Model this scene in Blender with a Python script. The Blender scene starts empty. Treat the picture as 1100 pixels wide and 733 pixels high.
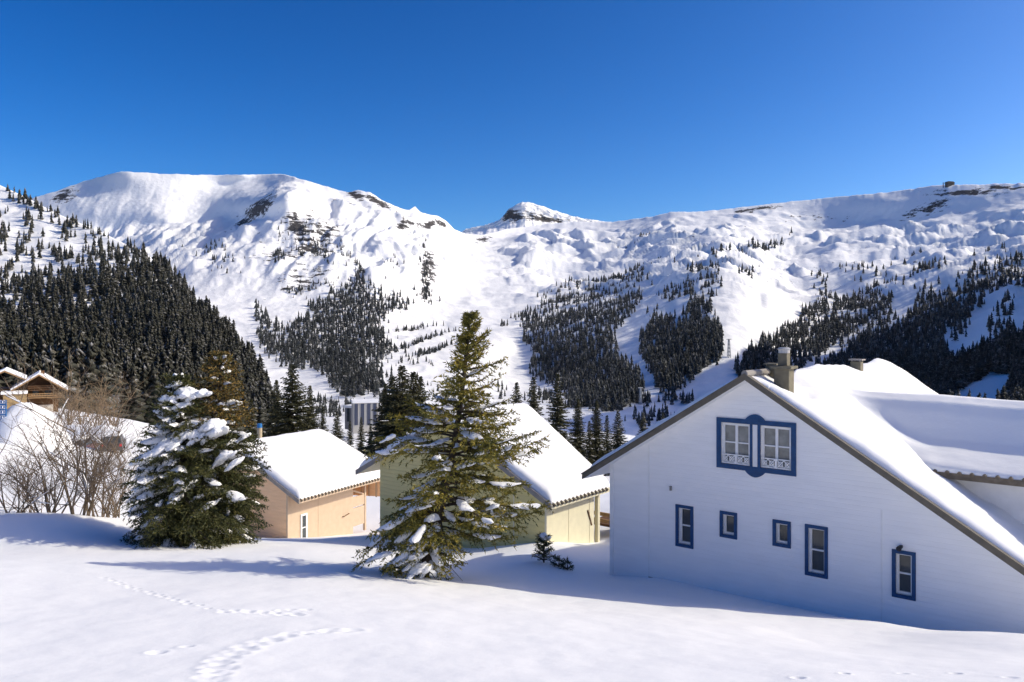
import bpy, bmesh, math, random
import numpy as np
from mathutils import Vector, Matrix

random.seed(7)
RNG = np.random.default_rng(11)
sc = bpy.context.scene
COL = sc.collection
R = math.radians

# ---------------------------------------------------------------- measuring
FPX, CX, HY = 850.0, 550.0, 350.0           # focal length, centre column and eye-level row of the measured view


def P(px, py, Y):
    return np.array([(px - CX) / FPX * Y, Y, (HY - py) / FPX * Y])


# ---------------------------------------------------------------- noise
_perm = np.random.default_rng(5).permutation(512)
_perm = np.concatenate([_perm, _perm, _perm])
_gr = np.random.default_rng(6).uniform(0, 2 * np.pi, 512)
_gx, _gy = np.cos(_gr), np.sin(_gr)


def perlin(x, y):
    xi = np.floor(x).astype(int); yi = np.floor(y).astype(int)
    xf = x - xi; yf = y - yi
    u = xf ** 3 * (xf * (xf * 6 - 15) + 10); v = yf ** 3 * (yf * (yf * 6 - 15) + 10)
    xi &= 511; yi &= 511

    def g(ix, iy, dx, dy):
        h = _perm[_perm[ix & 511] + (iy & 511)] & 511
        return _gx[h] * dx + _gy[h] * dy
    a = g(xi, yi, xf, yf); b = g(xi + 1, yi, xf - 1, yf)
    c = g(xi, yi + 1, xf, yf - 1); d = g(xi + 1, yi + 1, xf - 1, yf - 1)
    return (a + u * (b - a)) * (1 - v) + (c + u * (d - c)) * v * 1.0


def fbm(x, y, oct=5, gain=.5, ridged=False):
    s = np.zeros_like(x, dtype=float); a = 1.0; n = 0
    for k in range(oct):
        p = perlin(x * 2 ** k + 17.3 * k, y * 2 ** k - 9.1 * k) * 1.5
        if ridged:
            p = 1 - 2 * np.abs(p)
        s += a * p; n += a; a *= gain
    return s / n


def smooth(a, b, x):
    t = np.clip((x - a) / (b - a), 0, 1)
    return t * t * (3 - 2 * t)


def unit(v): return v / np.maximum(np.linalg.norm(v, axis=-1, keepdims=True), 1e-9)


class TPS:
    def __init__(self, q, z, reg=1e-4):
        q = np.asarray(q, float); z = np.asarray(z, float); self.q = q; n = len(q)
        K = self.k(q, q) + reg * np.eye(n)
        A = np.zeros((n + 3, n + 3)); A[:n, :n] = K; A[:n, n] = 1; A[:n, n + 1:] = q
        A[n, :n] = 1; A[n + 1:, :n] = q.T
        self.w = np.linalg.solve(A, np.concatenate([z, np.zeros(3)]))

    def k(self, a, b):
        d2 = ((a[:, None, :] - b[None, :, :]) ** 2).sum(-1)
        return .5 * d2 * np.log(d2 + 1e-12)

    def __call__(self, q):
        sh = q.shape[:-1]; q = q.reshape(-1, 2); out = np.empty(len(q)); n = len(self.q)
        for i in range(0, len(q), 20000):
            s = q[i:i + 20000]
            out[i:i + 20000] = self.k(s, self.q) @ self.w[:n] + self.w[n] + s @ self.w[n + 1:]
        return out.reshape(sh)


# ---------------------------------------------------------------- mesh helpers
class MB:
    def __init__(self):
        self.v = []; self.f = []; self.mi = []

    def add(self, vs, fs, mi=0):
        o = len(self.v)
        self.v.extend([tuple(map(float, p)) for p in vs])
        self.f.extend([tuple(i + o for i in f) for f in fs])
        self.mi.extend([mi] * len(fs))

    def box(self, x0, x1, y0, y1, z0, z1, mi=0):
        vs = [(x0, y0, z0), (x1, y0, z0), (x1, y1, z0), (x0, y1, z0), (x0, y0, z1), (x1, y0, z1), (x1, y1, z1), (x0, y1, z1)]
        self.add(vs, [(0, 3, 2, 1), (4, 5, 6, 7), (0, 1, 5, 4), (1, 2, 6, 5), (2, 3, 7, 6), (3, 0, 4, 7)], mi)

    def prism(self, pts, axis_from, axis_to, mi=0):
        """pts: polygon in (x,z); extruded along y"""
        n = len(pts)
        vs = [(x, axis_from, z) for x, z in pts] + [(x, axis_to, z) for x, z in pts]
        fs = [tuple(range(n)), tuple(range(2 * n - 1, n - 1, -1))]
        fs += [(i, i + n, (i + 1) % n + n, (i + 1) % n) for i in range(n)]
        self.add(vs, fs, mi)

    def tube(self, pts, rads, n=5, mi=0, cap=True):
        pts = [Vector(p) for p in pts]; rings = []
        for i, p in enumerate(pts):
            d = (pts[min(i + 1, len(pts) - 1)] - pts[max(i - 1, 0)])
            if d.length < 1e-9: d = Vector((0, 0, 1))
            d.normalize()
            a = d.cross(Vector((.31, .17, .93))); 
            if a.length < 1e-3: a = d.cross(Vector((1, 0, 0)))
            a.normalize(); b = d.cross(a)
            rings.append([p + (a * math.cos(2 * math.pi * k / n) + b * math.sin(2 * math.pi * k / n)) * rads[i] for k in range(n)])
        vs = [q for r in rings for q in r]; fs = []
        for i in range(len(pts) - 1):
            for k in range(n):
                fs.append((i * n + k, i * n + (k + 1) % n, (i + 1) * n + (k + 1) % n, (i + 1) * n + k))
        if cap:
            fs.append(tuple(range(n - 1, -1, -1))); fs.append(tuple((len(pts) - 1) * n + k for k in range(n)))
        self.add(vs, fs, mi)

    def build(self, name, mats, parent=None, smooth_=False, bevel=0):
        return mesh_obj(name, self.v, self.f, mats, parent, smooth_, self.mi, bevel)


def mesh_obj(name, v, f, mats, parent=None, smooth_=False, mi=None, bevel=0):
    me = bpy.data.meshes.new(name)
    me.from_pydata(v, [], f)
    if not isinstance(mats, (list, tuple)): mats = [mats]
    for m in mats: me.materials.append(m)
    if mi is not None and len(mats) > 1:
        me.polygons.foreach_set('material_index', mi)
    if smooth_:
        me.polygons.foreach_set('use_smooth', [True] * len(me.polygons))
    me.update()
    o = bpy.data.objects.new(name, me); COL.objects.link(o)
    if parent is not None: o.parent = parent
    if bevel:
        b = o.modifiers.new('edge', 'BEVEL'); b.width = bevel; b.segments = 2; b.limit_method = 'ANGLE'
    return o


def np_mesh(name, V, T, mats, parent=None, smooth_=False, mi=None):
    """fast path: V (n,3), T (m,3) or (m,4) integer array"""
    me = bpy.data.meshes.new(name)
    k = T.shape[1]
    me.vertices.add(len(V)); me.vertices.foreach_set('co', np.ascontiguousarray(V, dtype=np.float32).ravel())
    me.loops.add(T.size); me.loops.foreach_set('vertex_index', np.ascontiguousarray(T, dtype=np.int32).ravel())
    me.polygons.add(len(T)); me.polygons.foreach_set('loop_start', np.arange(0, T.size, k, dtype=np.int32))
    if not isinstance(mats, (list, tuple)): mats = [mats]
    for m in mats: me.materials.append(m)
    if mi is not None: me.polygons.foreach_set('material_index', np.asarray(mi, dtype=np.int32))
    if smooth_: me.polygons.foreach_set('use_smooth', np.ones(len(T), dtype=bool))
    me.update(calc_edges=True); me.validate()
    o = bpy.data.objects.new(name, me); COL.objects.link(o)
    if parent is not None: o.parent = parent
    return o


def grid_faces(nr, nc):
    i = np.arange(nr - 1)[:, None] * nc + np.arange(nc - 1)[None, :]
    return np.stack([i, i + 1, i + nc + 1, i + nc], -1).reshape(-1, 4)


def tag(o, label=None, cat=None, group=None, kind=None):
    if label: o['label'] = label
    if cat: o['category'] = cat
    if group: o['group'] = group
    if kind: o['kind'] = kind
    return o


def thing(name, label, cat, loc=(0, 0, 0), rz=0, group=None):
    o = bpy.data.objects.new(name, None); COL.objects.link(o)
    o.location = loc; o.rotation_euler = (0, 0, rz); o.empty_display_size = .3
    return tag(o, label, cat, group)


# ---------------------------------------------------------------- materials
def new_mat(name):
    m = bpy.data.materials.new(name); m.use_nodes = True
    nt = m.node_tree; b = nt.nodes['Principled BSDF']
    return m, nt, b


def N(nt, t, **kw):
    n = nt.nodes.new(t)
    for k, v in kw.items(): setattr(n, k, v)
    return n


def ramp(nt, stops):
    r = N(nt, 'ShaderNodeValToRGB')
    while len(r.color_ramp.elements) < len(stops): r.color_ramp.elements.new(.5)
    for e, (p, c) in zip(r.color_ramp.elements, stops):
        e.position = p; e.color = (*c, 1)
    return r


def plain(name, col, rough=.6, spec=.3, vary=.15, scale=4.0, bump=0, bscale=40, metal=0):
    m, nt, b = new_mat(name)
    tc = N(nt, 'ShaderNodeTexCoord'); no = N(nt, 'ShaderNodeTexNoise'); no.inputs['Scale'].default_value = scale
    no.inputs['Detail'].default_value = 6
    nt.links.new(tc.outputs['Object'], no.inputs['Vector'])
    c = np.array(col)
    r = ramp(nt, [(.3, tuple(c * (1 - vary))), (.7, tuple(np.minimum(c * (1 + vary), .95)))])
    nt.links.new(no.outputs['Fac'], r.inputs['Fac']); nt.links.new(r.outputs['Color'], b.inputs['Base Color'])
    b.inputs['Roughness'].default_value = rough; b.inputs['Specular IOR Level'].default_value = spec
    b.inputs['Metallic'].default_value = metal
    if bump:
        n2 = N(nt, 'ShaderNodeTexNoise'); n2.inputs['Scale'].default_value = bscale
        bp = N(nt, 'ShaderNodeBump'); bp.inputs['Strength'].default_value = bump; bp.inputs['Distance'].default_value = .01
        nt.links.new(tc.outputs['Object'], n2.inputs['Vector']); nt.links.new(n2.outputs['Fac'], bp.inputs['Height'])
        nt.links.new(bp.outputs['Normal'], b.inputs['Normal'])
    return m


SNOWC = (.88, .88, .88)


def snow_mat(name, bumps=((3.0, .05), (22.0, .012)), strength=.5):
    m, nt, b = new_mat(name)
    b.inputs['Base Color'].default_value = (*SNOWC, 1); b.inputs['Roughness'].default_value = .75
    b.inputs['Specular IOR Level'].default_value = .15
    tc = N(nt, 'ShaderNodeTexCoord'); prev = None
    for s, d in bumps:
        no = N(nt, 'ShaderNodeTexNoise'); no.inputs['Scale'].default_value = s; no.inputs['Detail'].default_value = 4
        nt.links.new(tc.outputs['Object'], no.inputs['Vector'])
        bp = N(nt, 'ShaderNodeBump'); bp.inputs['Strength'].default_value = strength; bp.inputs['Distance'].default_value = d
        nt.links.new(no.outputs['Fac'], bp.inputs['Height'])
        if prev: nt.links.new(prev.outputs['Normal'], bp.inputs['Normal'])
        prev = bp
    nt.links.new(prev.outputs['Normal'], b.inputs['Normal'])
    return m


def mountain_mat(name):
    """snow, with bare rock where the attribute 'rock' (broken up by noise) and steepness ask for it"""
    m, nt, b = new_mat(name)
    b.inputs['Roughness'].default_value = .8; b.inputs['Specular IOR Level'].default_value = .1
    tc = N(nt, 'ShaderNodeTexCoord')
    at = N(nt, 'ShaderNodeAttribute'); at.attribute_name = 'rock'
    mp = N(nt, 'ShaderNodeMapping'); mp.inputs['Scale'].default_value = (1, 1, 3.2)
    nt.links.new(tc.outputs['Object'], mp.inputs['Vector'])
    no = N(nt, 'ShaderNodeTexNoise'); no.inputs['Scale'].default_value = .035; no.inputs['Detail'].default_value = 10
    no.inputs['Roughness'].default_value = .76
    nt.links.new(mp.outputs['Vector'], no.inputs['Vector'])
    ad = N(nt, 'ShaderNodeMath', operation='MULTIPLY_ADD'); ad.inputs[1].default_value = 2.2; 
    nt.links.new(no.outputs['Fac'], ad.inputs[0]); nt.links.new(at.outputs['Fac'], ad.inputs[2])
    st = ramp(nt, [(0, (0, 0, 0)), (.06, (1, 1, 1))])
    sb = N(nt, 'ShaderNodeMath', operation='SUBTRACT'); sb.inputs[1].default_value = 1.46
    nt.links.new(ad.outputs[0], sb.inputs[0]); nt.links.new(sb.outputs[0], st.inputs['Fac'])
    n2 = N(nt, 'ShaderNodeTexNoise'); n2.inputs['Scale'].default_value = .15; n2.inputs['Detail'].default_value = 6
    nt.links.new(tc.outputs['Object'], n2.inputs['Vector'])
    rk = ramp(nt, [(.3, (.022, .021, .023)), (.7, (.10, .092, .088))])
    nt.links.new(n2.outputs['Fac'], rk.inputs['Fac'])
    mx = N(nt, 'ShaderNodeMix', data_type='RGBA'); mx.inputs['A'].default_value = (*SNOWC, 1)
    nt.links.new(st.outputs['Color'], mx.inputs['Factor']); nt.links.new(rk.outputs['Color'], mx.inputs['B'])
    nt.links.new(mx.outputs['Result'], b.inputs['Base Color'])
    prev = None
    for s, d, k in ((.03, 5, .35), (.11, 2.2, .45), (.4, .8, .4)):
        n3 = N(nt, 'ShaderNodeTexNoise'); n3.inputs['Scale'].default_value = s; n3.inputs['Detail'].default_value = 5
        nt.links.new(tc.outputs['Object'], n3.inputs['Vector'])
        bp = N(nt, 'ShaderNodeBump'); bp.inputs['Strength'].default_value = k; bp.inputs['Distance'].default_value = d
        nt.links.new(n3.outputs['Fac'], bp.inputs['Height'])
        if prev: nt.links.new(prev.outputs['Normal'], bp.inputs['Normal'])
        prev = bp
    nt.links.new(prev.outputs['Normal'], b.inputs['Normal'])
    return m


def clad_mat(name, col, pitch=.13, depth=.012, vary=.05, axis='Z'):
    """painted horizontal boards"""
    m, nt, b = new_mat(name)
    tc = N(nt, 'ShaderNodeTexCoord'); sp = N(nt, 'ShaderNodeSeparateXYZ')
    nt.links.new(tc.outputs['Object'], sp.inputs[0])
    dv = N(nt, 'ShaderNodeMath', operation='DIVIDE'); dv.inputs[1].default_value = pitch
    nt.links.new(sp.outputs[axis], dv.inputs[0])
    fr = N(nt, 'ShaderNodeMath', operation='FRACT'); nt.links.new(dv.outputs[0], fr.inputs[0])
    rp = ramp(nt, [(0, (0, 0, 0)), (.14, (.9, .9, .9)), (1, (1, 1, 1))])
    nt.links.new(fr.outputs[0], rp.inputs['Fac'])
    bp = N(nt, 'ShaderNodeBump'); bp.inputs['Strength'].default_value = 1; bp.inputs['Distance'].default_value = depth
    nt.links.new(rp.outputs['Color'], bp.inputs['Height'])
    no = N(nt, 'ShaderNodeTexNoise'); no.inputs['Scale'].default_value = 1.2; no.inputs['Detail'].default_value = 8
    mp = N(nt, 'ShaderNodeMapping'); mp.inputs['Scale'].default_value = (1, 1, 5)
    nt.links.new(tc.outputs['Object'], mp.inputs['Vector']); nt.links.new(mp.outputs[0], no.inputs['Vector'])
    c = np.array(col)
    r2 = ramp(nt, [(.3, tuple(c * (1 - vary))), (.7, tuple(np.minimum(c * (1 + vary), .9)))])
    nt.links.new(no.outputs['Fac'], r2.inputs['Fac']); nt.links.new(r2.outputs['Color'], b.inputs['Base Color'])
    nt.links.new(bp.outputs['Normal'], b.inputs['Normal'])
    b.inputs['Roughness'].default_value = .55; b.inputs['Specular IOR Level'].default_value = .3
    return m


def leaf_mat(name, c0, c1, c2, dust=False):
    m, nt, b = new_mat(name)
    ge = N(nt, 'ShaderNodeNewGeometry'); tc = N(nt, 'ShaderNodeTexCoord')
    no = N(nt, 'ShaderNodeTexNoise'); no.inputs['Scale'].default_value = 1.7; no.inputs['Detail'].default_value = 4
    nt.links.new(tc.outputs['Object'], no.inputs['Vector'])
    ad = N(nt, 'ShaderNodeMath', operation='MULTIPLY_ADD'); ad.inputs[1].default_value = .45
    nt.links.new(ge.outputs['Random Per Island'], ad.inputs[0]); nt.links.new(no.outputs['Fac'], ad.inputs[2])
    r = ramp(nt, [(.35, c0), (.7, c1), (.9 if dust else 1, c2)] + ([(.955, (.22, .22, .225))] if dust else []))
    nt.links.new(ad.outputs[0], r.inputs['Fac']); nt.links.new(r.outputs['Color'], b.inputs['Base Color'])
    b.inputs['Roughness'].default_value = .6; b.inputs['Specular IOR Level'].default_value = .25
    return m


M = {}
M['snow'] = snow_mat('snow_near', ((1.3, .03), (9.0, .008), (70.0, .004)), .5)
M['roofsnow'] = snow_mat('snow_roof', ((1.5, .05), (8.0, .015)), .4)
M['clump'] = snow_mat('snow_clump', ((5.0, .05), (25.0, .015)), .6)
M['mountain'] = mountain_mat('snow_and_rock')
M['white'] = clad_mat('white_boards', (.85, .85, .85), .12, .003, .03)
M['peach'] = clad_mat('peach_boards_shade', (.82, .55, .33), .15, .02)  # gable tone of the paint: offset for its shade put into the colour
M['green'] = clad_mat('green_boards_shade', (.66, .575, .26), .16, .02)  # gable copy of the green paint, yellowed in colour against its bluish shade
M['peach_flat_sun'] = plain('peach_paint_sun', (.53, .405, .29), .6, vary=.05)  # same peach paint, sunlit side: offset for the sun put into the colour
M['green_flat_sun'] = plain('green_paint_sun', (.70, .645, .46), .6, vary=.05)  # side copy of the green paint, sunlit paleness put into its colour
M['blue'] = plain('blue_paint', (.006, .052, .155), .45, vary=.18, scale=9)
M['wpaint'] = plain('white_paint', (.8, .8, .79), .5, vary=.05)
M['fascia'] = plain('grey_brown_fascia', (.13, .115, .09), .6, vary=.2)
M['tile'] = plain('brown_roof_tile', (.14, .115, .085), .7, vary=.3, scale=8)
M['greyfascia'] = plain('grey_fascia', (.26, .24, .22), .6, vary=.15)
M['chim'] = plain('chimney_render', (.15, .135, .095), .8, vary=.2, scale=6, bump=.3)
M['metal'] = plain('grey_metal', (.4, .4, .4), .4, .5, vary=.1)
M['dark'] = plain('dark_metal', (.02, .02, .022), .5, vary=.1)
M['glass'] = plain('dark_glass', (.045, .055, .06), .08, .6, vary=.3, scale=2)
M['curtain'] = plain('curtained_glass', (.19, .20, .19), .12, .6, vary=.3, scale=5)
M['wood'] = plain('brown_wood', (.12, .06, .025), .7, vary=.3, scale=6)
M['honey'] = plain('honey_wood', (.34, .21, .10), .7, vary=.25, scale=6)
M['bark'] = plain('spruce_bark', (.055, .042, .032), .9, vary=.35, scale=20, bump=.6, bscale=50)
M['twig'] = plain('bare_twig', (.17, .125, .085), .85, vary=.35, scale=9)
M['rusttwig'] = plain('rusty_twig', (.25, .18, .11), .85, vary=.35, scale=9)
M['leaf'] = leaf_mat('spruce_needles', (.032, .040, .012), (.15, .14, .024), (.42, .32, .055))
M['leafdark'] = leaf_mat('dark_needles', (.022, .030, .014), (.055, .062, .02), (.12, .11, .03))
M['leafrust'] = leaf_mat('rusty_needles', (.07, .055, .018), (.20, .125, .03), (.38, .24, .06))
M['fir'] = leaf_mat('conifer_mass', (.018, .021, .016), (.042, .042, .030), (.085, .078, .058), True)
M['fir_shade'] = leaf_mat('conifer_mass_shade', (.018, .022, .023), (.034, .039, .039), (.07, .072, .066), True)  # cooler copy of the conifer tones: bluish shade put into the colour
M['mid'] = leaf_mat('conifer_mid', (.018, .022, .012), (.045, .046, .02), (.11, .10, .045))
M['concrete'] = plain('pale_render', (.5, .47, .42), .8, vary=.1)
M['signblue'] = plain('sign_blue', (.01, .13, .36), .4, vary=.05)
M['carred'] = plain('maroon_car_paint', (.10, .03, .03), .3, .5, vary=.1)
M['tail'] = plain('red_lamp', (.6, .02, .03), .3, .5, vary=.05)
M['tyre'] = plain('tyre_rubber', (.02, .02, .02), .8, vary=.1)

# ---------------------------------------------------------------- camera, sun, sky
cam_d = bpy.data.cameras.new('camera'); cam = bpy.data.objects.new('camera', cam_d); COL.objects.link(cam)
cam.location = (0, 0, 0); cam.rotation_euler = (R(90), 0, 0)
cam_d.sensor_width = 36; cam_d.lens = 36 * FPX / 1100; cam_d.shift_y = -(366.5 - HY) / 1100
cam_d.clip_start = .1; cam_d.clip_end = 40000
sc.camera = cam

SUN_AZ, SUN_EL = R(88), R(33.5)          # azimuth clockwise from the view direction
sdir = Vector((math.sin(SUN_AZ) * math.cos(SUN_EL), math.cos(SUN_AZ) * math.cos(SUN_EL), math.sin(SUN_EL)))
sl = bpy.data.lights.new('sun', 'SUN'); sl.energy = 2.15; sl.angle = R(.5); sl.color = (1, .93, .75)
so = bpy.data.objects.new('sun', sl); COL.objects.link(so)
so.rotation_euler = (-sdir).to_track_quat('-Z', 'Y').to_euler()
w = bpy.data.worlds.new('World'); sc.world = w; w.use_nodes = True
nt = w.node_tree; bg = nt.nodes['Background']
sky = N(nt, 'ShaderNodeTexSky', sky_type='NISHITA'); sky.sun_disc = False
sky.sun_elevation = SUN_EL; sky.sun_rotation = SUN_AZ; sky.altitude = 1800; sky.air_density = .8; sky.dust_density = 6; sky.ozone_density = 1
hs = N(nt, 'ShaderNodeHueSaturation'); hs.inputs['Saturation'].default_value = 1.53
gm = N(nt, 'ShaderNodeGamma'); gm.inputs['Gamma'].default_value = 1.3
nt.links.new(sky.outputs[0], hs.inputs['Color']); nt.links.new(hs.outputs[0], gm.inputs['Color']); nt.links.new(gm.outputs[0], bg.inputs['Color'])
bg.inputs['Strength'].default_value = .064
sc.view_settings.view_transform = 'Standard'; sc.view_settings.look = 'None'; sc.view_settings.exposure = .85; sc.view_settings.gamma = 1
sc.render.engine = 'CYCLES'
sc.cycles.max_bounces = 8; sc.cycles.diffuse_bounces = 6; sc.cycles.use_denoising = True

# ================================================================ NEAR GROUND
gp = []                                     # (px, py, Y) measured on the photograph
for x in (-100, 100, 275, 550, 825, 1100, 1250):
    gp.append((x, 733, 9.0))
    gp.append((x, 1180, 2.2))
for x, y, Y in [(0, 690, 11.5), (300, 690, 11.5), (600, 697, 11.5), (900, 705, 11.6), (1150, 712, 11.2),
                (0, 650, 14.6), (250, 650, 14.8), (500, 660, 14.8), (750, 672, 15.0), (950, 688, 14.6),
                (1200, 697, 13.6), (1100, 684, 15.4), (945, 668, 17.3), (800, 655.5, 18.4), (640, 643.5, 19.1), (480, 630, 19.5),
                (395, 622, 19.7), (200, 612, 20), (0, 602, 20.3), (-150, 596, 20.5),
                (200, 583, 26), (100, 583, 24.8), (0, 583, 24.5), (60, 557, 26.6), (-80, 552, 27), (5, 555, 26.6), (112, 568, 26.8), (140, 573, 27.2), (40, 556, 31), (140, 558, 31),
                (300, 588, 25.2), (380, 596, 24.6), (330, 581, 33), (310, 578, 37.3), (260, 577, 40), (400, 570, 43),
                (430, 600, 25.5), (520, 606, 24.2), (600, 605, 24), (585, 583, 27.6), (647, 579, 31), (408, 575, 33), (500, 588, 30),
                (640, 622, 22.6), (657, 618, 23.9), (700, 621, 22.9), (800, 643, 21.1), (900, 662, 19.6), (1000, 684, 18.3), (1100, 705, 17.1), (1250, 735, 15.5),
                (700, 560, 32), (900, 560, 30), (1150, 600, 27),
                (80, 487, 76), (40, 472, 66), (140, 487, 74), (-50, 470, 66), (20, 522, 45), (120, 524, 45), (95, 502, 60), (145, 504, 60), (40, 494, 58), (20, 440, 120), (-80, 440, 120), (130, 455, 110), (60, 440, 140),
                (300, 520, 60), (450, 520, 60), (600, 520, 60), (750, 520, 60), (950, 520, 60), (1150, 530, 60),
                (300, 500, 110), (450, 500, 110), (600, 500, 110), (750, 500, 110), (950, 500, 110), (1150, 505, 110),
                (300, 485, 180), (600, 485, 180), (900, 485, 180), (0, 450, 180), (1200, 485, 180)]:
    gp.append((x, y, Y))
GPW = np.array([P(*g) for g in gp])


def polar(X, Y):
    r = np.hypot(X, Y)
    return np.stack([np.clip(np.arctan2(X, Y), -.82, .82) * 1.3, np.log(np.maximum(r, 2.4))], -1)


_gt = TPS(polar(GPW[:, 0], GPW[:, 1]), GPW[:, 2], 2e-4)

# animal tracks: measured lines in the snow
TRACKS = [([(222, 733), (243, 706), (268, 694), (300, 684), (340, 679), (385, 678)], .12, .15, .022),
          ([(300, 655.5), (330, 656.5)], .09, .12, .03), ([(238, 657), (300, 660), (325, 661)], .09, .12, .028),
          ([(110, 620), (160, 637), (200, 648), (240, 657)], .06, .28, .03),
          ([(150, 702), (190, 698), (215, 693)], .09, .4, .025),
          ([(830, 731), (880, 727), (940, 724), (1000, 723), (1060, 726), (1110, 729)], .06, .5, .025)]
DIPS = []


def gz_base(X, Y):
    X = np.asarray(X, float); Y = np.asarray(Y, float)
    z = _gt(polar(X, Y))
    r = np.hypot(X, Y); ang = np.abs(np.arctan2(X, Y))
    back = smooth(.9, 1.4, ang)
    z = z * (1 - back) + (-1.7 - .27 * np.clip(Y, -40, 400) * smooth(0, 3, r)) * back
    amp = .05 * smooth(4, 20, r) + .35 * smooth(35, 120, r)
    z = z + amp * fbm(X * .16 + 3, Y * .16, 4) + .03 * fbm(X * .7, Y * .7 + 8, 3) + .003 * fbm(X * 3.1, Y * 3.1, 3)
    return z


def hit(px, py):
    """where the sight line through (px,py) meets the near ground"""
    Ys = np.linspace(4, 60, 2200); a = (px - CX) / FPX
    zz = gz_base(a * Ys, Ys); ray = (HY - py) / FPX * Ys
    k = np.argmax(zz > ray) if (zz > ray).any() else len(Ys) - 1
    return np.array([a * Ys[k], Ys[k]])


for pts, rad, step, dep in TRACKS:
    pw = [hit(*p) for p in pts]; s = 0
    for a, b in zip(pw[:-1], pw[1:]):
        L = np.linalg.norm(b - a); n = max(1, int(L / step))
        for i in range(n):
            c = a + (b - a) * (i + .5) / n
            dr = (b - a) / max(L, 1e-6); nr = np.array([-dr[1], dr[0]])
            c = c + nr * (.06 if (s % 2) else -.06) * (rad / .12) + RNG.normal(0, .02, 2)
            DIPS.append((c, rad * RNG.uniform(.8, 1.2), dep * RNG.uniform(.7, 1.2))); s += 1


def gz(X, Y):
    z = gz_base(X, Y)
    sh = z.shape; zf = z.ravel(); Xf = np.asarray(X, float).ravel(); Yf = np.asarray(Y, float).ravel()
    for c, rad, dep in DIPS:
        m = np.where((np.abs(Xf - c[0]) < rad * 3) & (np.abs(Yf - c[1]) < rad * 3))[0]
        if len(m) == 0: continue
        d = np.hypot(Xf[m] - c[0], Yf[m] - c[1]) / rad
        zf[m] += dep * (-np.exp(-d ** 2) * 1.0 + .35 * np.exp(-((d - 1.5) / .5) ** 2))
    return zf.reshape(sh)


def gz1(x, y):
    return float(gz_base(np.array([x]), np.array([y]))[0])


# one polar sheet round the camera, finest where the photograph looks
ph = np.concatenate([np.linspace(-math.pi, -.75, 60)[:-1], np.linspace(-.75, .75, 760), np.linspace(.75, math.pi, 60)[1:]])
rr = np.concatenate([np.linspace(.3, 3, 8)[:-1], np.geomspace(3, 8, 30)[:-1], np.geomspace(8, 22, 330)[:-1], np.geomspace(22, 45, 150)[:-1], np.geomspace(45, 190, 110)])
PH, RR = np.meshgrid(ph, rr)
gX, gY = RR * np.sin(PH), RR * np.cos(PH)
gZ = gz(gX, gY)
V = np.stack([gX, gY, gZ], -1).reshape(-1, 3)
F = grid_faces(len(rr), len(ph))[:, ::-1]
ground = np_mesh('snow_ground', V, F, M['snow'], smooth_=True)
tag(ground, kind='structure')

# ================================================================ FAR TERRAIN
def squash(Y):
    Y = np.asarray(Y, float)
    return np.where(Y < 900, Y, 900 + (Y - 900) * .68)


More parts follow.
